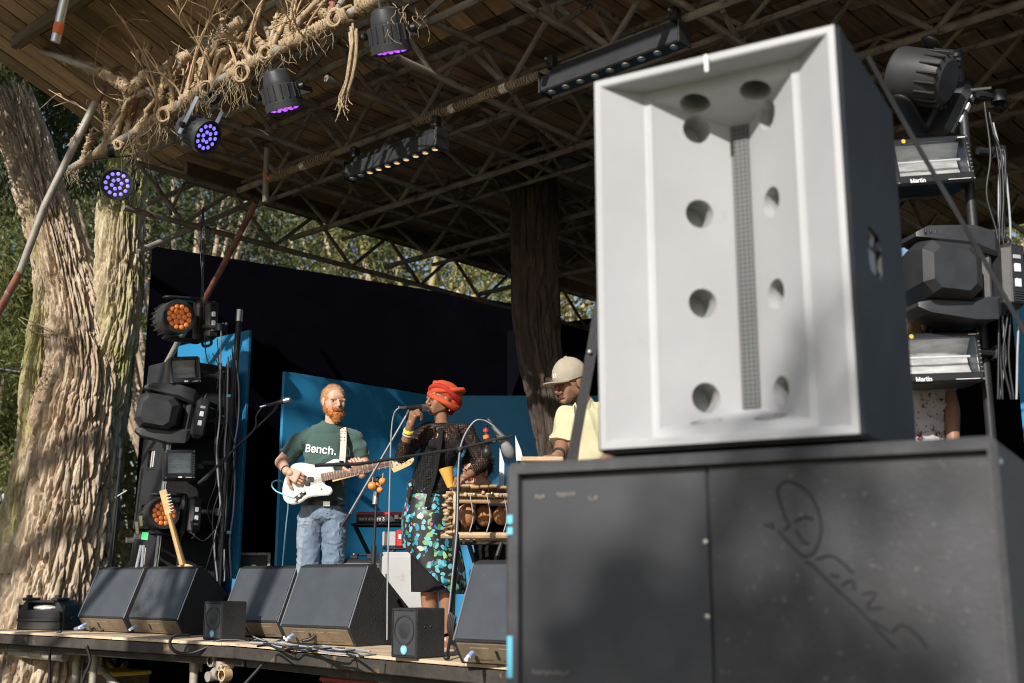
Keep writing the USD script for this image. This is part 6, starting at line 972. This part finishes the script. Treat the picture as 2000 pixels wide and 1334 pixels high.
kt = kt - man(ell(J(849, 850, -.14), (.028, .09, .042), 3)) - man(ell(J(869, 847, -.15), (.014, .09, .030), 3)) - man(bone(J(862, 812), .052, J(863, 828), .050))
put(pf, 'knit_top', tri(kt), knit, world=True, smooth=40)
put(pf, 'neck_tie', ribbon([J(862, 836, -.105), J(858, 860, -.135), J(855, 890, -.135), J(848, 930, -.135), J(838, 965, -.155), J(832, 990, -.165)], .012, .002, A_(1, 0, 0)), blackc, world=True, smooth=True); put(pf, 'neck_tie', ribbon([J(864, 836, -.105), J(860, 870, -.14), J(852, 920, -.138), J(843, 955, -.155)], .008, .002, A_(1, 0, 0)), blackc, world=True, smooth=True)
def skirt(prof, dy=.0, amp=.05, seed=0, n=96, folds=9, thick=True):
    z = []; ys = np.array([p[1] for p in prof], float); Y = np.linspace(ys[0], ys[-1], 60); cx = np.interp(Y, ys, [p[0] for p in prof]); hw = np.interp(Y, ys, [p[2] for p in prof]); th = np.arange(n) * 2 * math.pi / n; V = []
    for i, y in enumerate(Y):
        k = (i / 59) ** 1.2; f = 1 + amp * k * (np.sin(th * folds + 2.2 * math.sin(y * .02) + seed) * .6 + .7 * (meshkit.noise(np.c_[np.cos(th) * 3, np.sin(th) * 3, th * 0 + y * .01 + seed], 2) - .5)); r = hw[i] * DS / F
        c = J(cx[i], y, dy); V.append(np.c_[c[0] + np.cos(th) * r * f, c[1] + np.sin(th) * r * .80 * f, c[2] + th * 0])
    V = np.vstack(V); i, j = np.meshgrid(np.arange(59), np.arange(n), indexing='ij'); i, j = i.ravel(), j.ravel(); j2 = (j + 1) % n
    return trimesh.Trimesh(V, np.vstack([np.c_[i * n + j, i * n + j2, (i + 1) * n + j2], np.c_[i * n + j, (i + 1) * n + j2, (i + 1) * n + j]]), process=False)
put(pf, 'under_skirt', skirt([(842, 955, 38), (842, 1000, 44), (848, 1080, 45), (852, 1148, 47), (852, 1156, 47)], .01, .04, 1, folds=14), blackc, world=True, smooth=True)
wrp = skirt([(843, 948, 40), (842, 975, 48), (840, 1010, 55), (843, 1060, 56), (852, 1110, 54), (858, 1160, 50)], .0, .09, 3, folds=7)
a, b = J(796, 1078, -.1), J(888, 1164, -.1); nl = unit(np.cross(b - a, A_(0, 1, 0))); nl = nl if nl[2] > 0 else -nl
wrp = wrp.slice_plane(a, nl); put(pf, 'wrap_skirt', wrp, floral, world=True, smooth=True)
put(pf, 'waist_knot', wrinkle(soft([bone(J(804, 946, -.06), (.03, .05, .03), J(798, 985, -.04), (.012, .05, .05))], .01, 3), .008, 30), floral, world=True, smooth=True)
# headwrap
TB = frame(J(866, 771, .0), y=A_(-.83, -.55, .30), z=A_(.38, .10, .9)); put(pf, 'headwrap', wrinkle(xf(tri(add([ell((0, -.010, .02), (.094, .110, .072), 4), ell((0, -.06, .0), (.082, .070, .070), 4)])), TB), .005, 22), turbanm, world=True, smooth=True)
for k, (z, rx, ry, m, tl) in enumerate(((-.030, .086, .104, turbanm, .25), (-.006, .090, .108, turband, -.25), (.020, .088, .105, turbanm, .35), (.040, .078, .096, turbanm, -.2))):
    th = np.linspace(0, 2 * math.pi, 60); pts = np.c_[rx * np.cos(th) * .97, -.016 + ry * np.sin(th) * .97, z + tl * .13 * np.cos(th + k) + .004 * np.sin(th * 3 + k)]; put(pf, 'headwrap_fold', wrinkle(xf(tube(pts, .020 - .001 * k, 8, False), TB), .003, 40, k), m, world=True, smooth=True)
put(pf, 'headwrap_tail', wrinkle(soft([bone(J(884, 790, .06), (.04, .04, .03), J(880, 803, .05), (.025, .03, .03))], .01, 3), .004, 40), turband, world=True, smooth=True)
put(pf, 'yellow_wristband', lathe([(.027, -.010), (.032, -.009), (.032, .009), (.027, .010), (.027, -.010)], 22, frame(sl_(eR, wR, .86), z=wR - eR, x=(0, 1, 0))), wristyel, world=True); put(pf, 'bracelet', lathe([(.028, -.004), (.033, -.003), (.033, .003), (.028, .004), (.028, -.004)], 22, frame(sl_(eR, wR, .74), z=wR - eR, x=(0, 1, 0))), pearl, world=True)
put(pf, 'earring', rod(J(878, 800, -.07), J(878, 803, -.07), .005, 8), brass, world=True)
hm = thing('hand_microphone', 'silver and black microphone held at the singer\'s lips', 'microphone', J(805, 797, -.17)); mic(hm, J(792, 796, -.20), J(832, 797, -.105), .025, chrome, black)
top('microphone_cable', tube(spline([J(787, 796, -.21), J(775, 800, -.2), J(768, 815, -.16), J(764, 850, -.12), J(762, 920, -.08), J(760, 1000, -.05), J(757, 1120, .0), J(756, 1250, .0)], 8), .005, 6), greycable, 'grey cable hanging straight down from the singer\'s microphone', 'cable', smooth=True)
yh = thing('bell_horn', 'yellow cone shaped horn rattle held in the singer\'s lowered hand', 'rattle', J(874, 950, -.18)); a, b = J(880, 952, -.17), J(871, 914, -.17)
put(yh, 'cone', lathe([(0, 0), (.020, 0), (.046, np.linalg.norm(b - a)), (.041, np.linalg.norm(b - a)), (.017, .012), (0, .012)], 28, frame(a, z=b - a, x=(1, 0, 0))), yellowh, world=True)
# ---- man in the cap
DC = 6.2; J = lambda x, y, d=0.: P(x, y, DC + d)
pc_ = thing('person', 'man in a khaki cap and pale yellow shirt looking down beside the horn loudspeaker', 'person', A_(*J(1150, 1280)[:2], Zs))
HP = frame(J(1122, 786, -.0), y=A_(-.78, -.56, -.26), z=A_(-.22, -.12, .96))
sR, sL, eR, eL, wR, wL = J(1112, 817), J(1192, 806), J(1098, 868, -.03), J(1205, 880), J(1090, 892, -.19), J(1185, 900, -.2)
torso = [bone(J(1150, 830), (.17, .11, .11), J(1150, 910), (.15, .11, .1)), bone(J(1150, 910), (.15, .11, .1), J(1150, 985), (.15, .12, .09)), bone(J(1142, 795, .02), .056, J(1126, 766, .01), .056), bone(sR, .055, J(1150, 812), (.09, .08, .06)), bone(sL, .055, J(1150, 812), (.09, .08, .06))]
legs = chain([(J(1130, 1000), .09), (J(1128, 1130), .06), (J(1128, 1262), .042)]) + chain([(J(1170, 1000), .09), (J(1172, 1130), .06), (J(1172, 1262), .042)]) + foot(J(1128, 1262), A_(-.2, -1, 0)) + foot(J(1172, 1262), A_(.2, -1, 0))
hd = head_parts(HP, 1.0)
put(pc_, 'body', union_body(torso + legs + chain([(sR, .05), (eR, .042), (wR, .028)]) + chain([(sL, .05), (eL, .042), (wL, .028)]), [hand(wR, A_(-.25, -.5, -.1), A_(0, .2, -1), -1, (.4, .5, .4)), hand(wL, A_(-.3, -.5, -.1), A_(0, .2, -1), 1, (.4, .5, .4))], hd), skinC, world=True, smooth=True)
face_details(pc_, HP, lipd, darkhair)
bd = add([bone(A_(q * .0535, .006, .060), (.010, .02, .028), A_(q * .030, .056, .022), (.023, .018, .019)) for q in (-1, 1)] + [bone(A_(-.02, .062, .018), (.020, .014, .016), A_(.02, .062, .018), (.020, .014, .016)), bone(A_(-.026, .085, .055), .005, A_(.026, .085, .055), .005)]); put(pc_, 'stubble', wrinkle(xf(soft([bd], .007, 5), HP), .0015, 90), stubm, world=True, smooth=True)
cp = man(ell((0, -.014, .150), (.090, .108, .106), 4)).trim_by_plane((0, .10, 1), .128) + man(lathe([(0, 0), (.012, .0), (.009, .008), (0, .009)], 12, frame((0, -.014, .254), z=(0, 0, 1), x=(1, 0, 0))))
cr_ = put(pc_, 'cap_crown', wrinkle(xf(tri(cp.refine_to_length(.012)), HP), .002, 30), capm, world=True, smooth=40)
br = np.array([(.082 * math.sin(t), .06 + .155 * math.cos(t) * .72, .146 - .016 * math.sin(t) ** 2 + z) for t in np.linspace(-1.5, 1.5, 22) for z in (0, .006)] + [(.06 * q, .05, .134 + z) for q in (-1, 1) for z in (0, .006)]); put(pc_, 'cap_brim', xf(trimesh.convex.convex_hull(br + A_(0, 0, -.012)), HP), capm, world=True)
for k in range(6): a = k * math.pi / 3 + .2; put(cr_, 'cap_seam', xf(tube(spline([A_(.0905 * math.cos(a) * math.cos(e), -.014 + .1085 * math.sin(a) * math.cos(e), .150 + .1065 * math.sin(e)) for e in np.linspace(-.1, 1.5, 8)], 3), .0012, 4), HP), capm, world=True)
em = [((-.010, .0), (-.010, .016)), ((.010, .0), (.010, .016)), ((-.010, .008), (.010, .008)), ((-.016, -.006), (.016, -.006))]
for (x0, z0), (x1, z1) in em:
    q = []
    for f in np.linspace(0, 1, 5):
        x, z = x0 + (x1 - x0) * f, z0 + (z1 - z0) * f + .164; y = -.014 + .1095 * math.sqrt(max(1 - (x / .09) ** 2 - ((z - .15) / .106) ** 2, 0)); q.append((x, y, z))
    put(cr_, 'cap_emblem', xf(tube(q, .0022, 5), HP), whitemark, world=True)
put(pc_, 'earring', lathe([(.005, -.002), (.009, 0), (.005, .002)], 12, frame(HP[:3, :3] @ A_(-.080, .0, .064) + HP[:3, 3], z=(.3, .3, .1), x=(0, 0, 1))), chrome, world=True); put(pc_, 'earring', lathe([(.004, -.002), (.007, 0), (.004, .002)], 12, frame(HP[:3, :3] @ A_(.082, .0, .064) + HP[:3, 3], z=(.3, .3, .1), x=(0, 0, 1))), chrome, world=True)
sh = man(cloth([bone(J(1150, 832), (.188, .130, .12), J(1150, 915), (.178, .135, .1)), bone(J(1150, 915), (.178, .135, .1), J(1150, 990), (.180, .14, .08)), bone(J(1150, 816), (.12, .10, .06), J(1142, 792, .02), (.075, .07, .028))] + [bone(s, .070, J(1150, 814), (.10, .09, .06)) for s in (sR, sL)] + chain([(sR, .076), (sl_(sR, eR, 1.0), .074)]) + chain([(sL, .076), (sl_(sL, eL, 1.0), .074)]), .013, [(J(1150, 990), A_(0, 0, 1))], .008, 10, 7, st=(1, 1, .6))) - m3.Manifold.hull_points(np.vstack([_ico * .064 + J(1132, 770, -.04), _ico * .060 + J(1142, 790, .0)]))
for s, e in ((sR, eR), (sL, eL)): sh = sh - man(lathe([(0, 0), (.13, 0), (.13, .2), (0, .2)], 20, frame(sl_(s, e, .93), z=e - s, x=(0, 1, .1))))
put(pc_, 'shirt', tri(sh), yellowc, world=True, smooth=40)
put(pc_, 'collar', ribbon([J(1120, 792, -.045), J(1124, 800, -.085), J(1131, 806, -.10)], .020, .003, A_(.5, -.1, 1)), yellowc, world=True, smooth=True); put(pc_, 'collar', ribbon([J(1158, 782, -.03), J(1152, 794, -.075), J(1142, 806, -.10)], .020, .003, A_(-.5, -.1, 1)), yellowc, world=True, smooth=True)
put(pc_, 'necklace', tube(spline([J(1122, 792, -.085), J(1122, 805, -.125), J(1125, 813, -.14), J(1130, 806, -.13), J(1134, 794, -.09)], 6), .0025, 5), chrome, world=True, smooth=True); put(pc_, 'pendant', rbox(J(1125, 815, -.142), (.014, .005, .022), .002), black, world=True)
put(pc_, 'wrist_watch', lathe([(.030, -.013), (.036, -.011), (.036, .011), (.030, .013), (.030, -.013)], 20, frame(sl_(eR, wR, .8), z=wR - eR, x=(0, 0, 1))), leather, world=True)
put(pc_, 'trousers', cloth([bone(J(1150, 985), (.155, .12, .05), J(1150, 1005), (.155, .12, .08))] + chain([(J(1130, 1005), .10), (J(1128, 1130), .08), (J(1128, 1262), .07)]) + chain([(J(1170, 1005), .10), (J(1172, 1130), .08), (J(1172, 1262), .07)]), .02, [], .006, 10), denim, world=True, smooth=True)
# ---- balafon player, bent low
DB2 = 7.3; J = lambda x, y, d=0.: P(x, y, DB2 + d)
pb = thing('person', 'dark haired player bent low behind the balafon, half hidden by the singer\'s arm', 'person', A_(*J(955, 1240)[:2], Zs))
HB = frame(J(930, 952, -.02), y=A_(-.45, -.85, -.2), z=A_(-.06, -.28, .95)); sR, sL = J(915, 985, .05), J(1020, 985, .05); eR, eL, wR, wL = J(905, 1040, -.05), J(1030, 1045, -.05), J(920, 985, -.30), J(1000, 975, -.30)
tb = [bone(J(966, 1000, .06), (.16, .12, .13), J(975, 1090, .12), (.14, .12, .12)), bone(J(955, 972, .04), .055, J(938, 938, .0), .055), bone(sR, .055, J(966, 985, .06), (.09, .08, .06)), bone(sL, .055, J(966, 985, .06), (.09, .08, .06))] + chain([(sR, .05), (eR, .042), (wR, .028)]) + chain([(sL, .05), (eL, .042), (wL, .028)])
lg = chain([(J(958, 1110, .12), .09), (J(940, 1130, -.20), .065), (J(945, 1232, .02), .042)]) + chain([(J(992, 1110, .12), .09), (J(1010, 1130, -.20), .065), (J(1005, 1232, .02), .042)]) + foot(J(945, 1232, .02), A_(0, -1, 0)) + foot(J(1005, 1232, .02), A_(0, -1, 0))
put(pb, 'body', union_body(tb + lg, [hand(wR, A_(-.1, -.6, -.2), A_(0, .1, -1), -1), hand(wL, A_(-.1, -.6, -.2), A_(0, .1, -1), 1)], head_parts(HB, 1.0)), skinA, world=True, smooth=True); face_details(pb, HB, lipm, darkhair)
hr = man(ell((0, -.022, .150), (.090, .104, .100), 4)) - man(ell((0, .115, .085), (.085, .095, .085), 3)) - man(box((0, .03, .0), (.3, .12, .2))); hw_ = wrinkle(xf(tri(hr.refine_to_length(.008)), HB), .014, 28); hp_ = put(pb, 'hair', hw_, darkhair, world=True, smooth=True); put(hp_, 'hair_strands', fuzz(hw_, 2500, .035, .0016, 3, .1), darkhair, world=True, smooth=False, kind='stuff')
put(pb, 'shirt', cloth([bone(J(966, 1002, .06), (.175, .135, .13), J(975, 1090, .12), (.155, .135, .12))] + [bone(s, .068, J(966, 988, .06), (.1, .09, .06)) for s in (sR, sL)] + chain([(sR, .068), (sl_(sR, eR, .6), .062)]) + chain([(sL, .068), (sl_(sL, eL, .6), .062)]), .016, [], .006, 10), blackc, world=True, smooth=True)
put(pb, 'trousers', cloth(chain([(J(958, 1110, .12), .102), (J(940, 1130, -.20), .08), (J(945, 1225, .02), .06)]) + chain([(J(992, 1110, .12), .102), (J(1010, 1130, -.20), .08), (J(1005, 1225, .02), .06)]), .02, [], .005, 10), blackc, world=True, smooth=True)
sq = thing('stool', 'low black stool under the balafon player', 'stool', A_(*J(976, 1240, .16)[:2], Zs)); zs_ = J(976, 1128, .12)[2] - Zs - .02
put(sq, 'seat', lathe([(0, zs_ - .04), (.17, zs_ - .04), (.17, zs_), (0, zs_)], 28), black)
for k in range(4): put(sq, 'leg', rod((.13 * math.cos(k * 1.57 + .8), .13 * math.sin(k * 1.57 + .8), 0), (.1 * math.cos(k * 1.57 + .8), .1 * math.sin(k * 1.57 + .8), zs_ - .03), .013, 8), black)
# ---- man behind the right lamps
DX = 5.75; J = lambda x, y, d=0.: P(x, y, DX + d)
px_ = thing('person', 'man in a pale patterned shirt half hidden behind the lamps at the right', 'person', A_(*J(1805, 1290)[:2], Zs))
HX = frame(J(1788, 678, 0), y=A_(-.93, -.3, 0), z=A_(0, 0, 1)); sR, sL, eR, eL, wR, wL = J(1735, 728), J(1836, 728, .02), J(1725, 800, -.05), J(1858, 800, -.06), J(1720, 850, -.2), J(1862, 872, -.12)
tb = [bone(J(1783, 752), (.165, .11, .12), J(1784, 850), (.145, .11, .1)), bone(J(1784, 850), (.145, .11, .1), J(1784, 930), (.15, .12, .09)), bone(J(1798, 705), .058, J(1792, 668), .056), bone(sR, .058, J(1783, 722), (.09, .08, .06)), bone(sL, .058, J(1783, 722), (.09, .08, .06))]
lg = chain([(J(1782, 950), .09), (J(1780, 1110), .062), (J(1780, 1268), .042)]) + chain([(J(1830, 950), .09), (J(1832, 1110), .062), (J(1832, 1268), .042)]) + foot(J(1780, 1268), A_(-1, -.3, 0)) + foot(J(1832, 1268), A_(-1, -.3, 0))
put(px_, 'body', union_body(tb + lg + chain([(sR, .052), (eR, .043), (wR, .028)]) + chain([(sL, .052), (eL, .043), (wL, .03)]), [hand(wR, A_(-.2, -.4, -.5), A_(.5, 0, 0), -1), hand(wL, A_(0, 0, -1), A_(-1, 0, 0), 1)], head_parts(HX, 1.0)), skinC, world=True, smooth=True); face_details(px_, HX, lipd, darkhair)
hr = man(ell((0, -.020, .146), (.082, .098, .097), 4)) - man(ell((0, .115, .09), (.085, .095, .085), 3)) - man(box((0, .03, .0), (.3, .12, .21))) - man(box((0, 0, -.03), (.3, .4, .2))); put(px_, 'hair', xf(tri(hr), HX), darkhair, world=True, smooth=True)
put(px_, 'shirt', cloth([bone(J(1783, 755), (.178, .125, .125), J(1784, 850), (.16, .125, .1)), bone(J(1784, 850), (.16, .125, .1), J(1784, 925), (.165, .13, .06))] + [bone(s, .07, J(1783, 726), (.1, .09, .06)) for s in (sR, sL)] + chain([(sR, .07), (sl_(sR, eR, .6), .066)]) + chain([(sL, .07), (sl_(sL, eL, .30), .062)]), .014, [], .007, 10), patterned, world=True, smooth=True)
put(px_, 'trousers', cloth([bone(J(1784, 925), (.15, .12, .05), J(1784, 945), (.15, .12, .08))] + chain([(J(1782, 950), .10), (J(1780, 1110), .08), (J(1780, 1268), .07)]) + chain([(J(1830, 950), .10), (J(1832, 1110), .08), (J(1832, 1268), .07)]), .02, [], .005, 10), blackc, world=True, smooth=True)
